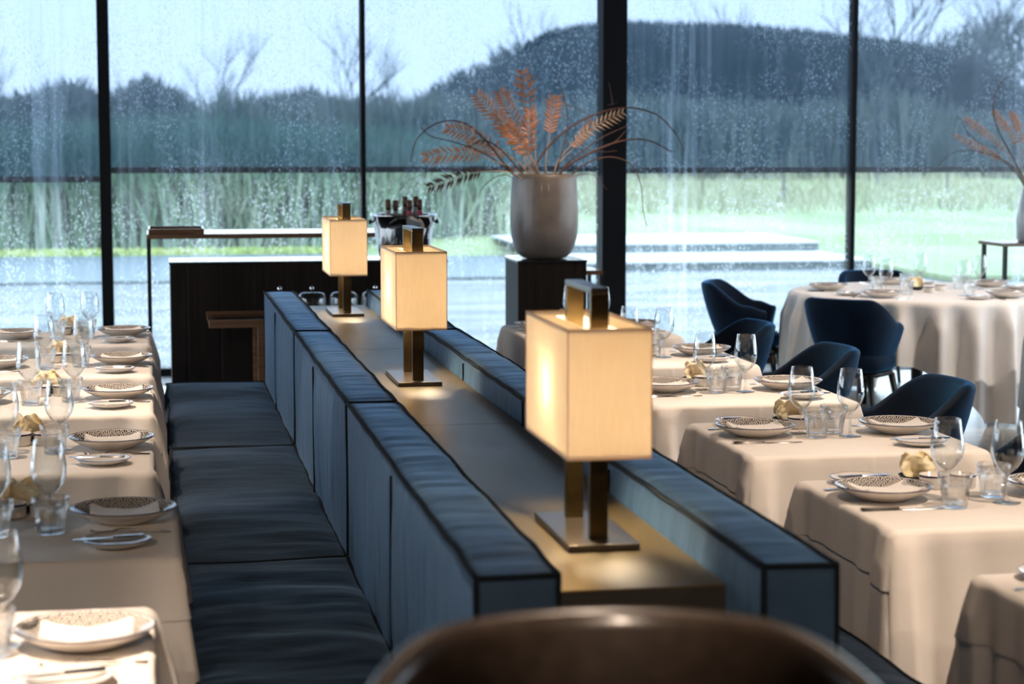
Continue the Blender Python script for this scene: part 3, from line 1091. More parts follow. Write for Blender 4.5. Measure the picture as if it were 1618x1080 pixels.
def make_rect_table():
    t = thing('dining_table', '', 'table')
    link('tabletop', B(-0.385, 0.385, -0.36, 0.36, 0.705, 0.735, bev=0.004), M['oak_dark'], t, smooth=False)
    link('pedestal', B(-0.04, 0.04, -0.04, 0.04, 0.02, 0.705), M['black_metal'], t, smooth=False)
    link('foot_plate', B(-0.25, 0.25, -0.25, 0.25, 0.0, 0.02), M['black_metal'], t, smooth=False)
    return t
def make_cloth(which):
    def f():
        t = thing('tablecloth', '', 'tablecloth')
        if which.startswith('left'):
            cap = 0.004 if which == 'left_tight' else 0.05
            lim = lambda nx, ny: 0.2 - (0.2 - cap) * sstep(0.3, 0.95, nx)
            dl = lambda nx, ny: 0.48 if ny > -0.5 else 0.13
        else:
            lim = lambda nx, ny: 0.2 - 0.172 * sstep(0.3, 0.95, -nx)
            dl = lambda nx, ny: 0.46 if nx > -0.5 else 0.135
        link('under_cloth', cloth_mesh(0.785, 0.755, 0.02, 0.7395, lambda nx, ny: 0.54, 0.05, seed=1.0, lim=lambda a, b: lim(a, b) - 0.0008), M['linen'], t)
        link('top_cloth', cloth_mesh(0.785, 0.755, 0.022, 0.75, dl, 0.05, off=0.0022, seed=1.0, lim=lim), M['linen'], t)
        return t
    return f
LT = [(-0.405, 3.82), (-0.342, 5.055), (-0.402, 6.315), (-0.402, 7.568), (-0.405, 8.737), (-0.415, 10.013)]
RT = [(2.205, 3.80), (2.208, 5.062), (2.205, 6.245), (2.205, 7.43), (2.205, 8.69), (2.205, 9.96)]
ORD = ['nearest', 'second', 'third', 'fourth', 'fifth', 'farthest']
def tname(side, i):
    return '%s %s-hand table' % (ORD[i], side)

# ---- tableware
def make_plate():
    bm = bmesh.new()
    lathe(bm, [(0, 0.004), (0.055, 0.004), (0.066, 0.001), (0.070, 0.004), (0.095, 0.014), (0.120, 0.027), (0.133, 0.036), (0.1345, 0.0385), (0.133, 0.040), (0.128, 0.0385), (0.118, 0.032), (0.092, 0.019), (0.066, 0.010), (0, 0.009)], 56)
    o = link('dinner_plate', bm, M['plate'])
    bm = bmesh.new()
    tube(bm, [(0.1335 * math.cos(2 * PI * i / 56), 0.1335 * math.sin(2 * PI * i / 56), 0.0393) for i in range(57)], 0.0016, 6, False)
    link('rim', bm, M['blue_rim'], o)
    return o
def make_bread():
    bm = bmesh.new()
    lathe(bm, [(0, 0.003), (0.038, 0.003), (0.044, 0.001), (0.048, 0.003), (0.070, 0.010), (0.082, 0.018), (0.083, 0.0195), (0.081, 0.0205), (0.068, 0.014), (0.046, 0.008), (0, 0.007)], 48)
    o = link('bread_plate', bm, M['ceramic'])
    bm = bmesh.new()
    tube(bm, [(0.0825 * math.cos(2 * PI * i / 48), 0.0825 * math.sin(2 * PI * i / 48), 0.0200) for i in range(49)], 0.0011, 6, False)
    link('rim', bm, M['blue_rim'], o)
    return o
def make_napkin(seed):
    def f():
        # rectangle folded twice, resting on the plate rim; far edge dips in the middle
        bm = bmesh.new()
        nx, ny = 28, 20
        lx, ly = 0.178, 0.132
        def top(u, v):
            x, y = u * lx / 2, v * ly / 2
            r = math.hypot(x, y)
            plate = 0.010 + 0.030 * max(0, (r - 0.066) / 0.067) ** 1.0
            z = max(plate + 0.0015, 0.0165 + 0.007 * abs(u) ** 1.5 + 0.003 * nv(u * 2 + seed, v * 2, seed))
            y2 = y - 0.022 * (1 - abs(u) ** 1.2) * max(0, v) ** 2 + 0.004 * nv(u * 3, seed, 0)
            return Vector((x, y2, z))
        for layer in range(2):
            off = 0.0 if layer == 0 else 0.0055
            sh = 1.0 if layer == 0 else 0.965
            A, Bq = [], []
            for i in range(nx + 1):
                ra, rb = [], []
                for j in range(ny + 1):
                    p = top((-1 + 2 * i / nx) * sh, (-1 + 2 * j / ny) * sh)
                    p.z += off + (0.004 * nv(p.x * 18, p.y * 18, seed + 3) if layer else 0)
                    ra.append(bm.verts.new(p))
                    rb.append(bm.verts.new(p + Vector((0, 0, 0.0040))))
                A.append(ra)
                Bq.append(rb)
            for i in range(nx):
                for j in range(ny):
                    bm.faces.new((A[i][j], A[i][j + 1], A[i + 1][j + 1], A[i + 1][j]))
                    bm.faces.new((Bq[i][j], Bq[i + 1][j], Bq[i + 1][j + 1], Bq[i][j + 1]))
            for i in range(nx):
                for j in (0, ny):
                    bm.faces.new((A[i][j], A[i + 1][j], Bq[i + 1][j], Bq[i][j]))
            for j in range(ny):
                for i in (0, nx):
                    bm.faces.new((A[i][j], A[i][j + 1], Bq[i][j + 1], Bq[i][j]))
        return link('napkin', bm, M['napkin'], autosmooth=50)
    return f
def flat_profile(bm, pts, thick):
    """pts: list of (x, halfwidth, z) along the length"""
    lo, hi = [], []
    for x, w, z in pts:
        lo.append((bm.verts.new((x, -w, z)), bm.verts.new((x, w, z))))
        hi.append((bm.verts.new((x, -w * 0.8, z + thick)), bm.verts.new((x, w * 0.8, z + thick))))
    for i in range(len(pts) - 1):
        bm.faces.new((hi[i][0], hi[i + 1][0], hi[i + 1][1], hi[i][1]))
        bm.faces.new((lo[i][0], lo[i][1], lo[i + 1][1], lo[i + 1][0]))
        bm.faces.new((lo[i][0], lo[i + 1][0], hi[i + 1][0], hi[i][0]))
        bm.faces.new((lo[i][1], hi[i][1], hi[i + 1][1], lo[i + 1][1]))
    bm.faces.new((lo[0][0], hi[0][0], hi[0][1], lo[0][1]))
    bm.faces.new((lo[-1][0], lo[-1][1], hi[-1][1], hi[-1][0]))
def make_knife():
    bm = bmesh.new()
    flat_profile(bm, [(-0.115, 0.007, 0.001), (-0.110, 0.0095, 0.0005), (-0.06, 0.008, 0.0005), (-0.018, 0.0065, 0.0005), (-0.010, 0.006, 0.0005)], 0.0075)
    o = link('table_knife', bm, M['steel'], autosmooth=40)
    bm = bmesh.new()
    flat_profile(bm, [(-0.010, 0.0055, 0.001), (0.0, 0.0085, 0.001), (0.05, 0.0105, 0.001), (0.09, 0.009, 0.001), (0.112, 0.0045, 0.001), (0.117, 0.001, 0.001)], 0.0018)
    link('blade', bm, M['steel'], o, autosmooth=40)
    return o
def make_butter_knife():
    bm = bmesh.new()
    flat_profile(bm, [(-0.085, 0.005, 0.001), (-0.08, 0.0072, 0.0), (-0.045, 0.006, 0.0), (-0.010, 0.0045, 0.0)], 0.006)
    o = link('butter_knife', bm, M['steel'], autosmooth=40)
    bm = bmesh.new()
    flat_profile(bm, [(-0.010, 0.0045, 0.001), (0.005, 0.008, 0.001), (0.05, 0.0095, 0.001), (0.078, 0.007, 0.001), (0.085, 0.002, 0.001)], 0.0016)
    link('blade', bm, M['steel'], o, autosmooth=40)
    return o
def make_fork():
    bm = bmesh.new()
    flat_profile(bm, [(-0.10, 0.006, 0.001), (-0.095, 0.0085, 0.0006), (-0.05, 0.0055, 0.003), (0.0, 0.0035, 0.009), (0.025, 0.004, 0.010), (0.038, 0.010, 0.007), (0.052, 0.0125, 0.003)], 0.003)
    o = link('table_fork', bm, M['steel'], autosmooth=40)
    bm = bmesh.new()
    for k in range(4):
        y = -0.0105 + 0.007 * k
        tube(bm, [(0.050, y, 0.0045), (0.068, y, 0.003), (0.085, y, 0.004), (0.100, y, 0.008)], lambda s: 0.0018 * (1 - 0.5 * s), 6)
    link('tines', bm, M['steel'], o)
    return o
def make_wine():
    t = thing('wine_glass', '', 'glass')
    bm = bmesh.new()
    out = [(0.004, 0.078), (0.012, 0.083), (0.026, 0.096), (0.040, 0.117), (0.0455, 0.138), (0.0450, 0.160), (0.041, 0.188), (0.0350, 0.224)]
    inn = [(r - 0.0012, z + (0.0012 if i < 3 else 0)) for i, (r, z) in enumerate(out)][::-1]
    prof = [(0, 0.076)] + out + [(0.0344, 0.2247)] + inn[:-1] + [(0, 0.081)]
    lathe(bm, prof, 36)
    link('bowl', bm, M['wine_glass'], t)
    bm = bmesh.new()
    lathe(bm, [(0, 0.004), (0.010, 0.0045), (0.0045, 0.012), (0.0034, 0.03), (0.0034, 0.06), (0.006, 0.0765), (0, 0.0768)], 16)
    link('stem', bm, M['tumbler'], t)
    bm = bmesh.new()
    lathe(bm, [(0, 0.0005), (0.0375, 0.0005), (0.038, 0.0015), (0.02, 0.0032), (0.008, 0.0042), (0, 0.0042)], 32)
    link('foot', bm, M['tumbler'], t)
    return t
def make_tumbler():
    bm = bmesh.new()
    def fac(a, z):
        if 0.012 < z < 0.066:
            k = abs(((a / (2 * PI) * 9) % 1.0) - 0.5) * 2
            return 1.0 - 0.055 * (1 - k * k)
        return 1.0
    def prof_o():
        return [(0, 0.001), (0.031, 0.001), (0.0335, 0.004), (0.0345, 0.013), (0.036, 0.025), (0.038, 0.04), (0.0405, 0.055), (0.0425, 0.065), (0.0445, 0.068), (0.0455, 0.078), (0.0467, 0.0915), (0.0460, 0.0928)]
    prof = prof_o() + [(0.0445, 0.0915), (0.0430, 0.078), (0.0405, 0.066), (0.038, 0.055), (0.0352, 0.04), (0.0325, 0.025), (0.030, 0.016), (0, 0.014)]
    def fac2(a, z):
        return fac(a, z)
    lathe(bm, prof, 54, facet=fac2)
    return link('tumbler', bm, M['tumbler'], autosmooth=35)
def make_ramekin():
    bm = bmesh.new()
    lathe(bm, [(0, 0.001), (0.033, 0.001), (0.036, 0.004), (0.0375, 0.038), (0.038, 0.0395), (0.037, 0.041), (0.0345, 0.040), (0.033, 0.010), (0, 0.009)], 36)
    o = link('ramekin', bm, M['ceramic'])
    bm = bmesh.new()
    lathe(bm, [(0.0374, 0.0335), (0.0384, 0.034), (0.0386, 0.0385), (0.0378, 0.0393)], 36)
    link('rim_band', bm, M['blue_rim'], o)
    return o
def make_crisp_bowl():
    bm = bmesh.new()
    lathe(bm, [(0, 0.001), (0.030, 0.001), (0.040, 0.006), (0.050, 0.022), (0.052, 0.024), (0.050, 0.0245), (0.040, 0.011), (0, 0.007)], 36)
    return link('crisp_bowl', bm, M['bowl_black'])
def make_crisp(seed):
    def f():
        bm = bmesh.new()
        nu, nw = 22, 14
        A, Bq = [], []
        for i in range(nu + 1):
            ra, rb = [], []
            for j in range(nw + 1):
                u, w = -1 + 2 * i / nu, -1 + 2 * j / nw
                e = 1 - 0.18 * (nv(u * 2 + seed, w * 2, 5) + 0.4 * math.sin(5 * u + seed))
                dm = math.sqrt(max(0, 1 - w * w * 0.5))
                x = u * 0.047 * e * dm
                z = 0.040 + w * math.sqrt(max(0, 1 - u * u * 0.5)) * 0.034 * e + 0.009 * math.sin(4.2 * u + seed) * (w + 1) / 2
                y = 0.013 * math.sin(3.2 * u + 1.5 * w + seed) + 0.008 * nv(u * 3, w * 3, seed)
                n = Vector((0.1 * math.cos(3.2 * u), 1, 0)).normalized()
                ra.append(bm.verts.new(Vector((x, y, z)) - n * 0.0035))
                rb.append(bm.verts.new(Vector((x, y, z)) + n * 0.0035))
            A.append(ra)
            Bq.append(rb)
        for i in range(nu):
            for j in range(nw):
                bm.faces.new((A[i][j], A[i][j + 1], A[i + 1][j + 1], A[i + 1][j]))
                bm.faces.new((Bq[i][j], Bq[i + 1][j], Bq[i + 1][j + 1], Bq[i][j + 1]))
        for i in range(nu):
            for j in (0, nw):
                bm.faces.new((A[i][j], A[i + 1][j], Bq[i + 1][j], Bq[i][j]))
        for j in range(nw):
            for i in (0, nu):
                bm.faces.new((A[i][j], A[i][j + 1], Bq[i][j + 1], Bq[i][j]))
        return link('bread_crisp', bm, M['crisp'])
    return f

ZT = 0.7502
rj = random.Random(11)
def jit(a):
    return rj.uniform(-a, a)
def setting(px, py, face, T, side, bread=None, cut=None, nap=0):
    """face: direction (deg) the diner looks, 0 = +X"""
    a = R(face)
    def rel(fx, lx):       # fx forward, lx to the diner's left
        return (px + fx * math.cos(a) - lx * math.sin(a), py + fx * math.sin(a) + lx * math.cos(a))
    if in_frame(px, py, ZT, 85):
        put('plate', make_plate, (px, py, ZT), jit(0.6), 'dinner plate with dark wave pattern, %s of the %s' % (side, T), 'plate', 'wave patterned dinner plates')
        ns = nap % 3
        put('napkin%d' % ns, make_napkin(1.7 + 3 * ns), (px + 0.004, py - 0.004, ZT + 0.0015), jit(0.12), 'folded white napkin on the plate, %s of the %s' % (side, T), 'napkin', 'folded napkins')
    bx, by = bread or rel(0.02, 0.245)
    if in_frame(bx, by, ZT, 60):
        put('bread', make_bread, (bx, by, ZT), 0, 'small white bread plate, %s of the %s' % (side, T), 'bread plate', 'bread plates')
        put('butter_knife', make_butter_knife, (bx + 0.018 * math.cos(a + 0.1) , by + 0.02 * math.sin(a), ZT + 0.0205), a + jit(0.25), 'butter knife across the bread plate, %s of the %s' % (side, T), 'knife', 'butter knives')
    kx, ky = rel(-0.01, -0.165)
    if in_frame(kx, ky, ZT, 70):
        put('knife', make_knife, (kx, ky, ZT), a + jit(0.05), 'steel table knife beside the plate, %s of the %s' % (side, T), 'knife', 'table knives')
    fx, fy = rel(-0.02, 0.152)
    if in_frame(fx, fy, ZT, 70):
        put('fork', make_fork, (fx, fy, ZT), a + jit(0.05), 'steel table fork beside the plate, %s of the %s' % (side, T), 'fork', 'table forks')
def glass_pair(w1, t1, w2, t2, T, s1, s2):
    for p, s in ((w1, s1), (w2, s2)):
        if p and in_frame(p[0], p[1], ZT + 0.1, 30):
            put('wine', make_wine, (p[0], p[1], ZT), jit(1), 'stemmed wine glass, %s of the %s' % (s, T), 'glass', 'wine glasses')
    for p, s in ((t1, s1), (t2, s2)):
        if p and in_frame(p[0], p[1], ZT + 0.05, 20):
            put('tumbler', make_tumbler, (p[0], p[1], ZT), jit(1), 'faceted water tumbler, %s of the %s' % (s, T), 'glass', 'water tumblers')
def bread_set(r1, r2, bw, T, i=0):
    for p, s in ((r1, 'left'), (r2, 'right')):
        if p and in_frame(p[0], p[1], ZT, 20):
            put('ramekin', make_ramekin, (p[0], p[1], ZT), 0, 'white ramekin with navy rim, %s one on the %s' % (s, T), 'ramekin', 'butter ramekins')
    if bw and in_frame(bw[0], bw[1], ZT, 20):
        put('crisp_bowl', make_crisp_bowl, (bw[0], bw[1], ZT), 0, 'small dark bowl holding bread crisps on the %s' % T, 'bowl', 'crisp bowls')
        put('crispA%d' % (i % 2), make_crisp(1.0 + 2.2 * (i % 2)), (bw[0], bw[1] - 0.012, ZT + 0.006), 0.15 + jit(0.3), 'front wavy golden bread crisp in the bowl on the %s' % T, 'crisp', 'bread crisps')
        put('crispB', make_crisp(5.3), (bw[0] + 0.006, bw[1] + 0.016, ZT + 0.012), -0.35 + jit(0.3), 'rear wavy golden bread crisp in the bowl on the %s' % T, 'crisp', 'bread crisps')

SEATS_R = 'banquette side', 'chair side'
for i, (x, y) in enumerate(LT):
    T = tname('left', i)
    put('rect_table', make_rect_table, (x, y, 0), 0, 'square pedestal table under the cloth, %s' % T, 'table', 'square tables')
    put('cloth_left%d' % (i == 1), make_cloth('left_tight' if i == 1 else 'left'), (x, y, 0), 0, 'ivory linen tablecloth draped over the %s' % T, 'tablecloth', 'ivory tablecloths')
    dx = x + 0.402
    xr = -0.140 + dx * 0.9
    yp = y + (0.095 if i not in (0,) else 0.06)
    setting(xr, yp, 180, T, 'banquette side', bread=(-0.16 + dx, y - 0.225 + (0.04 if i in (3,) else 0)), nap=i)
    setting(-0.665 + dx, y + 0.035, 0, T, 'outer side', nap=i + 1)
    wl, wr = (-0.465 + dx, y + 0.035), (-0.300 + dx, y + 0.085)
    tl, tr = (-0.455 + dx, y - 0.055), (-0.312 + dx, y + 0.005)
    if i == 1:
        wr, tr = (-0.270, y + 0.06), (-0.262, y - 0.035)
    glass_pair(wl, tl, wr, tr, T, 'outer side', 'banquette side')
    bread_set((-0.432 + dx, y + 0.195), (-0.350 + dx, y + 0.198), (-0.415 + dx, y + 0.285), T, i)
for i, (x, y) in enumerate(RT):
    T = tname('right', i)
    put('rect_table', make_rect_table, (x, y, 0), 0, 'square pedestal table under the cloth, %s' % T, 'table', 'square tables')
    put('cloth_right', make_cloth('right'), (x, y, 0), 0, 'ivory linen tablecloth draped over the %s' % T, 'tablecloth', 'ivory tablecloths')
    setting(1.957, y + 0.050, 0, T, 'banquette side', bread=(1.975, y + 0.293), nap=i)
    setting(2.452, y + 0.035, 180, T, 'chair side', bread=(2.418, y - 0.245), nap=i + 2)
    wl, wr = (2.122, y + 0.07), (2.262, y - 0.018)
    tl, tr = (2.146, y - 0.022), (2.236, y + 0.072)
    if i == 1:
        wl, wr, tl, tr = (2.118, 5.065), (2.262, 4.995), (2.096, 4.955), (2.262, 5.085)
    glass_pair(wl, tl, wr, tr, T, 'banquette side', 'chair side')
    bread_set((2.152, y + 0.185), (2.242, y + 0.182), (2.140, y + 0.275), T, i)

# ---- round table by the window
RC = Vector((4.93, 12.15))
RR = 0.875
def round_cloth(cx, cy_, rr, a, tip, seed, capd):
    bm = bmesh.new()
    n = 520
    c0 = bm.verts.new((0, 0, 0.75))
    rings = []
    for k in (0.3, 0.6, 0.85, 0.97):
        rings.append([bm.verts.new((rr * k * math.cos(2 * PI * i / n), rr * k * math.sin(2 * PI * i / n), 0.75)) for i in range(n)])
    for r in range(0, 22):
        rg = []
        for i in range(n):
            th = 2 * PI * i / n
            q = (th - tip + PI / 4)
            reach = a / max(abs(math.cos(q)), abs(math.sin(q))) - rr
            drop = min(reach, capd)
            t = r / 21
            dz = t * drop
            env = min(1.0, dz / 0.16)
            ph = 26 * th + 1.6 * nv(math.cos(th) * 2 + seed, math.sin(th) * 2, 0)
            fo = 0.5 + 0.5 * math.sin(ph)
            fo2 = 0.5 + 0.5 * math.sin(41 * th + seed)
            out = env * (0.085 * (fo ** 1.3 - 0.42) + 0.016 * fo2) * (0.9 + 0.5 * dz) + 0.03 * dz + 0.014 * min(1, dz / 0.02) + 0.01 * nv(th * 3, dz * 4, seed)
            R_ = rr + out
            rg.append(bm.verts.new((R_ * math.cos(th), R_ * math.sin(th), 0.75 - dz - (0.0 if r else -0.0))))
        rings.append(rg)
    for i in range(n):
        j = (i + 1) % n
        bm.faces.new((c0, rings[0][i], rings[0][j]))
        for A_, B_ in zip(rings, rings[1:]):
            bm.faces.new((A_[i], B_[i], B_[j], A_[j]))
    return bm
t = thing('round_table', 'large round table under white cloth by the window', 'table', (RC.x, RC.y, 0))
bm = bmesh.new()
lathe(bm, [(0, 0.70), (0.84, 0.70), (0.86, 0.715), (0.86, 0.735), (0, 0.735)], 64)
link('tabletop', bm, M['oak_dark'], t)
for k in range(4):
    a = PI / 4 + k * PI / 2 + 0.25
    bm = bmesh.new()
    lathe(bm, [(0, 0), (0.032, 0), (0.045, 0.7), (0, 0.7)], 16)
    g = link('leg', bm, M['chair_leg'], t)
    g.location = (0.42 * math.cos(a), 0.42 * math.sin(a), 0)
tc_ = tag(link('tablecloth', round_cloth(0, 0, RR, 1.25, R(-84), 2.0, 0.735), M['linen']), 'white cloth with hanging pointed corner over the round table', 'tablecloth', 'white draped cloths')
tc_.location = (RC.x, RC.y, 0)
def polar(r, deg):
    return RC.x + r * math.cos(R(deg)), RC.y + r * math.sin(R(deg))
RS = [(158, 'left seat'), (222, 'front left seat'), (296, 'front right seat'), (92, 'rear seat'), (30, 'right seat')]
for k, (deg, s) in enumerate(RS):
    px, py = polar(0.64, deg)
    setting(px, py, deg + 180, 'round table', s, nap=k)
    w = polar(0.40, deg - 16)
    w2 = polar(0.33, deg + 2)
    glass_pair(w, w2, None, None, 'round table', s, None)
bread_set(polar(0.10, 250), polar(0.10, 20), polar(0.12, 110), 'round table')

# second cloth-covered round table just outside the frame on the right
t = thing('round_table', 'round table mostly outside the frame at the right edge', 'table', (5.50, 10.15, 0))
bm = bmesh.new()
lathe(bm, [(0, 0.70), (0.66, 0.70), (0.68, 0.715), (0.68, 0.735), (0, 0.735)], 48)
link('tabletop', bm, M['oak_dark'], t)
bm = bmesh.new()
lathe(bm, [(0, 0), (0.3, 0.0), (0.3, 0.02), (0.05, 0.05), (0.05, 0.70), (0, 0.70)], 24)
link('pedestal', bm, M['black_metal'], t)
o = tag(link('tablecloth', round_cloth(0, 0, 0.69, 1.15, R(185), 6.0, 0.66), M['linen']), 'white cloth skirt cut off by the right edge of the picture', 'tablecloth', 'white draped cloths')
o.location = (5.50, 10.15, 0)

# ================================================================== TUB CHAIRS
def tub_shell(hw, hd, zt_back, zt_arm, zb, th, amax, squash=2.6, taper=0.055, wing=1.0, seg=72):
    """shell opening towards +X; back at -X"""
    bm = bmesh.new()
    rows = []
    for i in range(seg + 1):
        u = -1 + 2 * i / seg
        a = u * R(amax)
        ca, sa = math.cos(a), math.sin(a)
        rr = (abs(ca) ** squash + abs(sa) ** squash) ** (-1.0 / squash)
        dirx, diry = -ca * rr, sa * rr
        k = sstep(R(38), R(92), abs(a))
        zt = zt_back + (zt_arm - zt_back) * k - 0.03 * sstep(R(95), R(amax), abs(a))
        def P(s, inward):
            tz = (s - zb) / (zt_back - zb)
            tp = 1 - taper / hw * (1 - min(1, tz)) ** 1.6 * 2.2
            lean = -0.035 * max(0, tz) * max(0, ca)
            return Vector((dirx * (hd * tp - inward) + lean, diry * (hw * tp - inward), s))
        prof = []
        m = 8
        for j in range(m + 1):
            prof.append(P(zb + (zt - 0.02 - zb) * j / m, 0.0))
        for j in range(1, 6):
            b = PI * j / 6
            p = P(zt - 0.02, th / 2 - th / 2 * math.cos(b))
            p.z += 0.02 * math.sin(b)
            prof.append(p)
        for j in range(m + 1):
            prof.append(P(zt - 0.02 + (zb - zt + 0.02) * j / m, th))
        rows.append([bm.verts.new(p) for p in prof])
    np_ = len(rows[0])
    for a_, b_ in zip(rows, rows[1:]):
        for j in range(np_):
            k2 = (j + 1) % np_
            bm.faces.new((a_[j], b_[j], b_[k2], a_[k2]))
    bm.faces.new(rows[0])
    bm.faces.new(rows[-1][::-1])
    return bm
def super_disc(bm, hx, hy, z0, z1, e=3.0, cx=0, n=48, dome=0.012):
    prof = [(0.0, z0, 1), (0.9, z0, 1), (1.0, z0 + 0.015, 1), (1.0, z1 - 0.02, 1), (0.95, z1, 1), (0.6, z1 + dome * 0.7, 1), (0.0, z1 + dome, 1)]
    rings = []
    for s, z, _ in prof:
        if s == 0:
            rings.append([bm.verts.new((cx, 0, z))])
            continue
        rg = []
        for i in range(n):
            a = 2 * PI * i / n
            rr = (abs(math.cos(a)) ** e + abs(math.sin(a)) ** e) ** (-1 / e)
            rg.append(bm.verts.new((cx + hx * s * rr * math.cos(a), hy * s * rr * math.sin(a), z)))
        rings.append(rg)
    for a, b in zip(rings, rings[1:]):
        for i in range(n):
            j = (i + 1) % n
            if len(a) == 1:
                bm.faces.new((a[0], b[j], b[i]))
            elif len(b) == 1:
                bm.faces.new((a[i], a[j], b[0]))
            else:
                bm.faces.new((a[i], a[j], b[j], b[i]))
def make_chair():
    t = thing('tub_chair', '', 'chair')
    link('shell', tub_shell(0.295, 0.285, 0.80, 0.655, 0.345, 0.05, 122), M['velvet_chair'], t)
    bm = bmesh.new()
    super_disc(bm, 0.215, 0.225, 0.365, 0.462, cx=-0.025)
    link('seat', bm, M['velvet_chair'], t)
    bm = bmesh.new()
    super_disc(bm, 0.20, 0.19, 0.325, 0.3645, cx=0.02, dome=0.0)
    link('seat_frame', bm, M['chair_leg'], t)
    for sx, sy in ((1, 1), (1, -1), (-1, 1), (-1, -1)):
        bm = bmesh.new()
        tube(bm, [(sx * 0.15 + 0.02, sy * 0.15, 0.33), (sx * 0.175 + 0.02, sy * 0.18, 0.15), (sx * 0.20 + 0.02, sy * 0.205, 0.0)], lambda s: 0.021 - 0.009 * s, 10)
        link('leg', bm, M['chair_leg'], t)
    return t
CH = [(2.80, 9.78, 180, 'navy velvet tub chair at the farthest right-hand table'),
      (2.80, 8.55, 180, 'navy velvet tub chair at the fifth right-hand table'),
      (2.80, 7.28, 180, 'navy velvet tub chair at the fourth right-hand table'),
      (2.80, 6.10, 180, 'navy velvet tub chair at the third right-hand table'),
      (3.86, 12.57, -25, 'navy tub chair left of the round table, seen from its side'),
      (4.13, 11.28, 45, 'navy tub chair in front of the round table, its back to us'),
      (5.02, 13.23, -92, 'navy tub chair behind the round table, only its top showing'),
      (5.82, 12.3, 175, 'navy tub chair right of the round table, one black leg showing')]
for x, y, deg, lab in CH:
    put('chair', make_chair, (x, y, 0), R(deg), lab, 'chair', 'navy velvet tub chairs')

# near bar chair, brown leather, out of focus
t = thing('bar_chair', 'blurred brown leather bar chair back in the foreground', 'chair', (0.425, 1.72, 0), R(-95))
link('backrest', tub_shell(0.262, 0.25, 1.245, 1.205, 0.86, 0.032, 112, 2.1, 0.03), M['leather'], t)
bm = bmesh.new()
super_disc(bm, 0.215, 0.205, 0.80, 0.875, cx=0.03, e=2.4)
link('seat', bm, M['leather'], t)
for sx, sy in ((1, 1), (1, -1), (-1, 1), (-1, -1)):
    bm = bmesh.new()
    tube(bm, [(sx * 0.14, sy * 0.14, 0.80), (sx * 0.20, sy * 0.20, 0.0)], lambda s: 0.018 - 0.006 * s, 10)
    link('leg', bm, M['chair_leg'], t)
for k in range(4):
    a = [(1, 1), (1, -1), (-1, -1), (-1, 1), (1, 1)]
    bm = bmesh.new()
    tube(bm, [(a[k][0] * 0.178, a[k][1] * 0.178, 0.30), (a[k + 1][0] * 0.178, a[k + 1][1] * 0.178, 0.30)], 0.008, 8)
    link('foot_rail', bm, M['chair_leg'], t)

# ================================================================== SERVICE STATION
t = thing('sideboard', 'dark wenge sideboard behind the banquette, champagne bucket on top', 'sideboard', (0.10, 11.98, 0))
link('body', B(0, 1.66, 0, 0.44, 0.06, 0.985, bev=0.003), M['wenge'], t, smooth=False)
link('top', B(-0.006, 1.666, -0.006, 0.446, 0.985, 1.0, bev=0.002), M['black_top'], t, smooth=False)
link('plinth', B(0.04, 1.62, 0.03, 0.42, 0.0, 0.06), M['chair_leg'], t, smooth=False)

t = thing('high_table', 'tall narrow table with wooden top behind the sideboard', 'table', (-0.036, 12.80, 0))
link('tabletop', B(0, 1.62, 0, 0.62, 1.098, 1.128, bev=0.003), M['oak_dark'], t, smooth=False)
for x in (0.0, 1.595):
    for y in (0.0, 0.595):
        link('leg', B(x, x + 0.025, y, y + 0.025, 0.0, 1.098), M['black_metal'], t, smooth=False)
tr = thing('serving_tray', 'flat wooden tray at the left end of the tall table', 'tray', (0.15, 13.05, 1.1282))
link('base', B(-0.175, 0.175, -0.22, 0.22, 0.0, 0.012), M['oak_dark'], tr, smooth=False)
bm = bmesh.new()
for y in (-0.22, 0.21):
    box(bm, -0.175, 0.175, y, y + 0.01, 0.012, 0.032)
for x in (-0.175, 0.165):
    box(bm, x, x + 0.01, -0.21, 0.21, 0.012, 0.032)
link('rim', bm, M['oak_dark'], tr, smooth=False)

# low wooden serving table with glass cloches, in front of the sideboard
t = thing('serving_table', 'low brown wooden serving table carrying glass cloches', 'table', (0.305, 11.25, 0))
W_ = 1.26
link('tabletop', B(0.03, W_ - 0.03, 0.03, 0.57, 0.672, 0.700), M['black_top'], t, smooth=False)
bm = bmesh.new()
box(bm, 0, W_, 0, 0.03, 0.672, 0.718, bev=0.003)
box(bm, 0, W_, 0.57, 0.60, 0.672, 0.718, bev=0.003)
box(bm, 0, 0.03, 0.03, 0.57, 0.672, 0.70)
box(bm, W_ - 0.03, W_, 0.03, 0.57, 0.672, 0.70)
link('rail', bm, M['oak_dark'], t, smooth=False)
for x in (0.27, W_ - 0.33):
    for y in (0.005, 0.54):
        link('leg', B(x, x + 0.055, y, y + 0.055, 0.0, 0.672, bev=0.003), M['oak_dark'], t, smooth=False)
def make_cloche():
    t = thing('glass_cloche', '', 'cloche')
    bm = bmesh.new()
    out = [(0.086, 0.012), (0.087, 0.10), (0.083, 0.128), (0.070, 0.144), (0.045, 0.150), (0, 0.151)]
    lathe(bm, out + [(0, 0.149), (0.044, 0.148), (0.068, 0.142), (0.081, 0.127), (0.085, 0.10), (0.084, 0.012)], 40, close=True)
    link('dome', bm, M['cloche'], t)
    bm = bmesh.new()
    lathe(bm, [(0, 0.151), (0.006, 0.152), (0.006, 0.158), (0.013, 0.166), (0.013, 0.174), (0.006, 0.181), (0, 0.182)], 20)
    link('knob', bm, M['steel'], t)
    bm = bmesh.new()
    lathe(bm, [(0, 0), (0.098, 0.0), (0.10, 0.012), (0, 0.012)], 40)
    link('base', bm, M['black_top'], t)
    return t
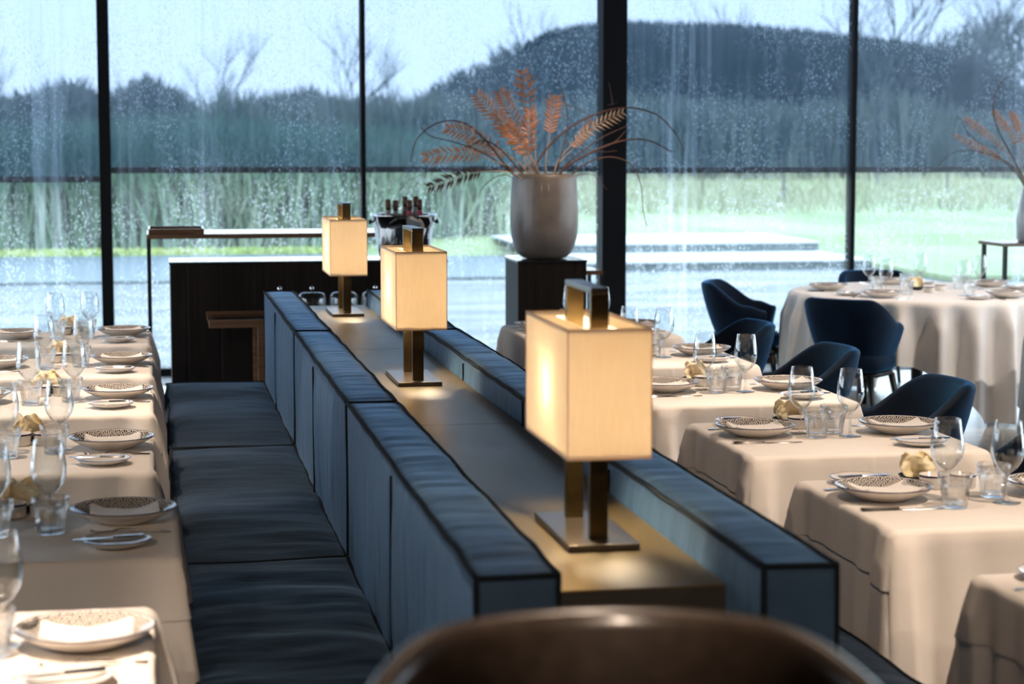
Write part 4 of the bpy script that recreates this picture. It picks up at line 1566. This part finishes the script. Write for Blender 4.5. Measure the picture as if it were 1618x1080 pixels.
for k, (px, s) in enumerate(((442, 'first'), (493, 'second'), (543, 'third'), (593, 'fourth'))):
    p = at_y(px, 470, 11.52)
    put('cloche', make_cloche, (p.x, 11.52, 0.7003), 0, 'clear glass cloche with steel knob, %s from the left on the serving table' % s, 'cloche', 'glass cloches')

# champagne bucket and bottles
bk = at_y(638, 400, 12.2)
t = thing('champagne_bucket', 'wide polished steel champagne bucket full of bottles on the sideboard', 'bucket', (bk.x, 12.2, 1.0003))
bm = bmesh.new()
lathe(bm, [(0, 0.002), (0.135, 0.002), (0.150, 0.010), (0.168, 0.09), (0.182, 0.18), (0.193, 0.252), (0.205, 0.258), (0.210, 0.263), (0.205, 0.268), (0.190, 0.264), (0.178, 0.18), (0.148, 0.02), (0, 0.014)], 56)
link('body', bm, M['mirror_steel'], t)
for s in (-1, 1):
    bm = bmesh.new()
    tube(bm, [(s * 0.180, 0, 0.222), (s * 0.198, 0, 0.222), (s * 0.202, 0, 0.222), (s * 0.215, 0, 0.222)], lambda q: 0.007 if q < 0.5 else 0.014, 12)
    link('handle', bm, M['black_metal'], t)
def make_bottle(lab_m, key):
    def f():
        t = thing('champagne_bottle', '', 'bottle')
        bm = bmesh.new()
        lathe(bm, [(0, 0), (0.040, 0), (0.043, 0.01), (0.043, 0.15), (0.038, 0.19), (0.022, 0.235), (0.0155, 0.265), (0.0150, 0.285), (0.0, 0.285)], 24)
        link('body', bm, M['bottle_dark'], t)
        bm = bmesh.new()
        lathe(bm, [(0, 0.284), (0.0158, 0.284), (0.0165, 0.30), (0.0185, 0.302), (0.0185, 0.316), (0.0165, 0.318), (0.0172, 0.338), (0, 0.34)], 20)
        link('cork', bm, M['cork'], t)
        bm = bmesh.new()
        lathe(bm, [(0.0300, 0.220), (0.0225, 0.2365), (0.0165, 0.262), (0.0163, 0.275)], 24)
        link('neck_label', bm, lab_m, t)
        return t
    return f
for px, yy, zo, kind, s in ((613, 12.12, 0.022, 'label_grey', 'grey neck label, far left'), (625, 12.13, 0.016, 'label_grey', 'grey neck label, second from left'),
                            (640, 12.28, 0.035, 'cork', 'brown neck, centre rear'), (647, 12.12, 0.018, 'label_pink', 'rose neck label, centre front'),
                            (657, 12.29, 0.036, 'label_grey', 'dark neck, right rear'), (663, 12.12, 0.022, 'label_pink', 'rose neck label, far right')):
    p = at_y(px, 320, yy)
    put('bottle_' + kind, make_bottle(M[kind], kind), (p.x, yy, 1.0003 + zo), 0, 'bottle in the steel bucket, %s' % s, 'bottle', 'bottles in the bucket')

# ================================================================== PLINTH, VASE AND DRIED FERNS
t = thing('plinth', 'square dark wenge plinth carrying the big taupe vase', 'plinth', (2.42, 12.225, 0))
link('body', B(-0.215, 0.215, -0.225, 0.225, 0.0, 0.972, bev=0.003), M['wenge'], t, smooth=False)
link('top', B(-0.22, 0.22, -0.23, 0.23, 0.972, 0.985, bev=0.002), M['black_top'], t, smooth=False)
VX, VY, VZ = 2.412, 12.225, 0.9853
bm = bmesh.new()
lathe(bm, [(0, 0.002), (0.115, 0.002), (0.135, 0.006), (0.165, 0.030), (0.190, 0.075), (0.206, 0.135), (0.2135, 0.21), (0.213, 0.30), (0.208, 0.40), (0.2005, 0.495), (0.197, 0.522), (0.192, 0.526), (0.187, 0.520), (0.197, 0.40), (0.20, 0.25), (0.16, 0.06), (0.0, 0.03)], 72)
o = tag(link('stone_vase', bm, M['vase']), 'big round taupe glazed vase on the dark plinth', 'vase')
o.location = (VX, VY, VZ)

def frond(ctrl, leaf0, lenmax, width, m, label, seed, twist=0.0, nl=13):
    """stem along ctrl (world points), leaflets in pairs from fraction leaf0 to the tip"""
    rnd = random.Random(seed)
    base = Vector(ctrl[0])
    pts = [p - base for p in spline(ctrl, 12)]
    t = thing('fern_frond', label, 'fern frond', base, 0, 'dried fern fronds in the vases')
    bm = bmesh.new()
    tube(bm, pts, lambda s: 0.0042 - 0.003 * s, 6)
    link('stem', bm, M['fern_pale'], t)
    bm = bmesh.new()
    n = len(pts)
    view = Vector((0.15, 1.0, 0.1)).normalized()
    for k in range(nl):
        s = leaf0 + (1 - leaf0) * (k / (nl - 1)) ** 0.95
        i = min(n - 2, int(s * (n - 1)))
        p = pts[i]
        tan = (pts[i + 1] - pts[max(0, i - 1)]).normalized()
        side = tan.cross(view).normalized()
        side = (Matrix.Rotation(twist, 3, tan) @ side)
        q = k / (nl - 1)
        L = lenmax * (0.75 + 0.7 * q - 2.1 * max(0, q - 0.66)) * rnd.uniform(0.9, 1.1)
        for sg in (-1, 1):
            d = (side * sg * 0.85 + tan * (0.55 + 0.35 * q)).normalized()
            d = (d + view * rnd.uniform(-0.25, 0.25)).normalized()
            w = (d.cross(view)).normalized() * width * 0.6
            nn = d.cross(w).normalized() * 0.0012
            sag = Vector((0, 0, -0.10 * L))
            P4 = [p, p + d * L * 0.35 + w, p + d * L + sag, p + d * L * 0.35 - w]
            mid = p + d * L * 0.45 + nn * 5
            up = [bm.verts.new(x + nn) for x in P4]
            dn = [bm.verts.new(x - nn) for x in P4]
            mu = bm.verts.new(mid)
            for j in range(4):
                bm.faces.new((up[j], up[(j + 1) % 4], mu))
                bm.faces.new((up[j], dn[j], dn[(j + 1) % 4], up[(j + 1) % 4]))
            bm.faces.new(dn[::-1])
    link('leaflets', bm, m, t, smooth=False)
def V3(px, py, y=VY):
    p = at_y(px, py, y)
    return (p.x, p.y, p.z)
mouth = lambda dx, dy=0: (VX + dx, VY + dy, VZ + 0.44)
FR = [
    ([mouth(0.00, 0.02), V3(848, 262), V3(843, 215), V3(834, 160), V3(826, 112)], 0.60, 0.085, 0.0125, 'fern', 'tallest copper fern frond, straight up from the taupe vase'),
    ([mouth(-0.05, -0.04), V3(830, 255, 12.15), V3(806, 215, 12.1), V3(778, 178, 12.05), V3(754, 150, 12.02)], 0.45, 0.085, 0.0125, 'fern', 'copper fern frond upper left of the tallest'),
    ([mouth(-0.03, 0.03), V3(838, 250, 12.25), V3(822, 205, 12.28), V3(805, 172, 12.3), V3(790, 145, 12.3)], 0.45, 0.085, 0.0125, 'fern', 'copper fern frond just left of the tallest'),
    ([mouth(0.03, 0.0), V3(862, 255), V3(868, 215), V3(872, 185), V3(877, 153)], 0.55, 0.075, 0.0115, 'fern', 'small copper fern frond right of the tallest'),
    ([mouth(-0.07, 0.02), V3(825, 262, 12.25), V3(785, 232, 12.25), V3(745, 212, 12.22), V3(706, 202, 12.2)], 0.52, 0.075, 0.0125, 'fern', 'copper fern frond reaching left at mid height'),
    ([mouth(-0.08, -0.03), V3(815, 268, 12.12), V3(765, 250, 12.05), V3(720, 242, 12.0), V3(670, 248, 11.98)], 0.55, 0.075, 0.0125, 'fern', 'copper fern frond reaching far left, drooping'),
    ([mouth(-0.10, -0.06), V3(812, 274, 12.05), V3(770, 270, 11.95), V3(735, 276, 11.9), V3(676, 296, 11.88)], 0.60, 0.066, 0.014, 'twig', 'fern frond hanging lowest on the left, coloured dark as a silhouette'),  # twig brown imitates the frond's backlit silhouette
    ([mouth(0.06, 0.0), V3(880, 258), V3(910, 222), V3(945, 197), V3(985, 177)], 0.45, 0.062, 0.0105, 'fern_pale', 'pale fern frond leaning right towards the column'),
    ([mouth(-0.01, -0.06), V3(845, 258, 12.1), V3(830, 235, 12.05), V3(815, 215, 12.02), V3(800, 198, 12.0)], 0.40, 0.070, 0.0125, 'fern', 'short copper fern frond in the middle of the bunch'),
    ([mouth(0.07, 0.06), V3(880, 262, 12.3), V3(905, 235, 12.35), V3(920, 215, 12.4), V3(935, 192, 12.42)], 0.55, 0.050, 0.0105, 'fern', 'small copper fern frond behind the pale one'),
    ([mouth(-0.04, 0.0), V3(836, 258, 12.2), V3(818, 228, 12.2), V3(802, 202, 12.2), V3(786, 178, 12.22)], 0.40, 0.075, 0.0125, 'fern', 'copper fern frond filling the middle left of the bunch'),
    ([mouth(-0.02, -0.05), V3(842, 256, 12.1), V3(838, 228, 12.06), V3(835, 205, 12.04), V3(838, 178, 12.02)], 0.40, 0.070, 0.0125, 'fern', 'copper fern frond in front of the tallest, half its height'),
    ([mouth(-0.06, 0.04), V3(828, 262, 12.3), V3(796, 245, 12.33), V3(770, 236, 12.35), V3(738, 228, 12.35)], 0.50, 0.060, 0.0115, 'fern', 'short copper fern frond between the two left ones'),
]
for k, (c, l0, L, w, m, lab) in enumerate(FR):
    frond(c, l0, L, w, M[m], lab, 50 + k)
def twig(name, ctrls, r, label, cat='twig', base=None, m=None):
    b0 = Vector(ctrls[0][0])
    bm = bmesh.new()
    for i, c in enumerate(ctrls):
        tube(bm, [p - b0 for p in spline(c, 10)], (lambda s, r=r * 1.25, i=i: (r if i == 0 else r * 0.6) * (1 - 0.6 * s)), 6)
    o = link(name, bm, m or M['twig'])
    tag(o, label, cat, 'bare twigs in the vases')
    o.location = b0
twig('twig', [[mouth(-0.09), V3(800, 262), V3(770, 225), V3(735, 195), V3(695, 193), V3(660, 218), V3(648, 256)]], 0.006, 'bare twig arching over to the far left')
twig('twig', [[mouth(0.01, -0.03), V3(848, 262), V3(880, 218), V3(930, 185), V3(985, 170), V3(1035, 180), V3(1065, 208), V3(1082, 238)]], 0.006, 'bare twig arching right across the black column')
twig('twig', [[mouth(0.08), V3(890, 268), V3(940, 238), V3(985, 222), V3(1025, 222), V3(1062, 240)], [V3(940, 238), V3(970, 225), V3(990, 205)]], 0.0075, 'thicker bare twig leaning low to the right')
twig('twig', [[mouth(0.10, 0.03), V3(920, 262), V3(960, 248), V3(995, 258), V3(1012, 290), V3(1016, 330), V3(1022, 358)]], 0.004, 'thin twig hanging down right of the column')
twig('twig', [[mouth(0.05, 0.05), V3(885, 250), V3(896, 205), V3(893, 160), V3(875, 112)], [V3(894, 165), V3(920, 175), V3(945, 195)]], 0.004, 'thin twig standing upright behind the small frond')
twig('twig', [[mouth(-0.10, 0.04), V3(795, 262), V3(760, 240), V3(720, 225), V3(680, 215), V3(665, 200)]], 0.0045, 'thin twig pointing left under the arching twig')
twig('twig', [[mouth(-0.12, -0.02), V3(800, 276), V3(775, 285), V3(760, 300), V3(757, 312)]], 0.003, 'short twig dropping left of the vase')
twig('twig', [[mouth(-0.11, 0.0), V3(808, 272), V3(740, 268), V3(690, 268), V3(645, 285)]], 0.0035, 'thin twig lying low to the left')
twig('twig', [[mouth(0.11, -0.02), V3(915, 276), V3(940, 278), V3(960, 300)]], 0.003, 'short twig dropping right of the vase')
twig('twig', [[mouth(-0.06, -0.02), V3(815, 262), V3(790, 235), V3(765, 222), V3(740, 232)]], 0.006, 'thicker twig crossing the left fronds')
twig('twig', [[mouth(0.07, 0.02), V3(893, 262), V3(925, 235), V3(955, 215), V3(1000, 195)], [V3(925, 235), V3(950, 240), V3(975, 238)]], 0.0045, 'branched twig leaning right below the pale frond')
twig('twig', [[V3(968, 166), V3(966, 150), V3(962, 130)], [V3(960, 166), V3(975, 163)]], 0.003, 'tiny upright twig end in front of the column')

# small side table behind the plinth
sp = at_y(943, 424, 13.5)
t = thing('side_table', 'small wooden side table half hidden behind the plinth', 'table', (sp.x, 13.3, 0))
link('tabletop', B(-0.40, 0.0, 0, 0.40, sp.z - 0.03, sp.z), M['oak_dark'], t, smooth=False)
for x in (-0.40, -0.025):
    for y in (0.0, 0.375):
        link('leg', B(x, x + 0.025, y, y + 0.025, 0, sp.z - 0.03), M['black_metal'], t, smooth=False)

# right-hand metal table with pale vase and dried wheat-like ferns
lp = at_y(1587, 384, 13.6)
t = thing('metal_side_table', 'black metal side table at the right edge, pale vase on it', 'table', (lp.x, 13.6, 0))
link('tabletop', B(-0.02, 0.75, -0.02, 0.42, lp.z - 0.025, lp.z, bev=0.002), M['oak_dark'], t, smooth=False)
for x in (0.0, 0.70):
    for y in (0.0, 0.375):
        link('leg', B(x, x + 0.028, y, y + 0.028, 0.0, lp.z - 0.025), M['black_metal'], t, smooth=False)
vb = at_y(1628, 372, 13.75)
bm = bmesh.new()
lathe(bm, [(0, 0.0), (0.085, 0.0), (0.10, 0.02), (0.105, 0.16), (0.085, 0.30), (0.06, 0.40), (0.058, 0.43), (0.053, 0.43), (0.075, 0.30), (0.09, 0.1), (0, 0.02)], 40)
o = tag(link('tall_vase', bm, M['vase_white']), 'tall pale vase cut off by the right edge of the picture', 'vase')
o.location = (vb.x, 13.75, lp.z + 0.0003)
vm = lambda dx: (vb.x + dx, 13.75, lp.z + 0.36)
V4 = lambda px, py: V3(px, py, 13.75)
for k, (c, lab) in enumerate((([vm(0.0), V4(1612, 255), V4(1600, 215), V4(1585, 195), V4(1570, 176)], 'copper frond rising highest from the right-edge vase'),
                              ([vm(-0.01), V4(1605, 260), V4(1575, 225), V4(1550, 205), V4(1524, 186)], 'copper frond leaning left from the right-edge vase'),
                              ([vm(-0.02), V4(1600, 262), V4(1570, 245), V4(1545, 232), V4(1508, 213)], 'copper frond lowest on the left of the right-edge vase'),
                              ([vm(0.02), V4(1618, 250), V4(1612, 215), V4(1606, 195), V4(1598, 178)], 'copper frond nearest the right picture edge'))):
    frond(c, 0.42, 0.045, 0.010, M['fern'], lab, 90 + k, nl=14)
twig('twig', [[vm(0.0), V4(1598, 245), V4(1575, 200), V4(1570, 165), V4(1582, 130), V4(1605, 116)]], 0.005, 'twig curling high above the right-edge vase')
twig('twig', [[vm(-0.02), V4(1600, 262), V4(1550, 240), V4(1510, 240), V4(1480, 262)]], 0.004, 'twig reaching far left from the right-edge vase')
twig('twig', [[vm(-0.02), V4(1595, 262), V4(1535, 215), V4(1515, 185), V4(1506, 205)]], 0.0035, 'twig bending over left of the right-edge vase')
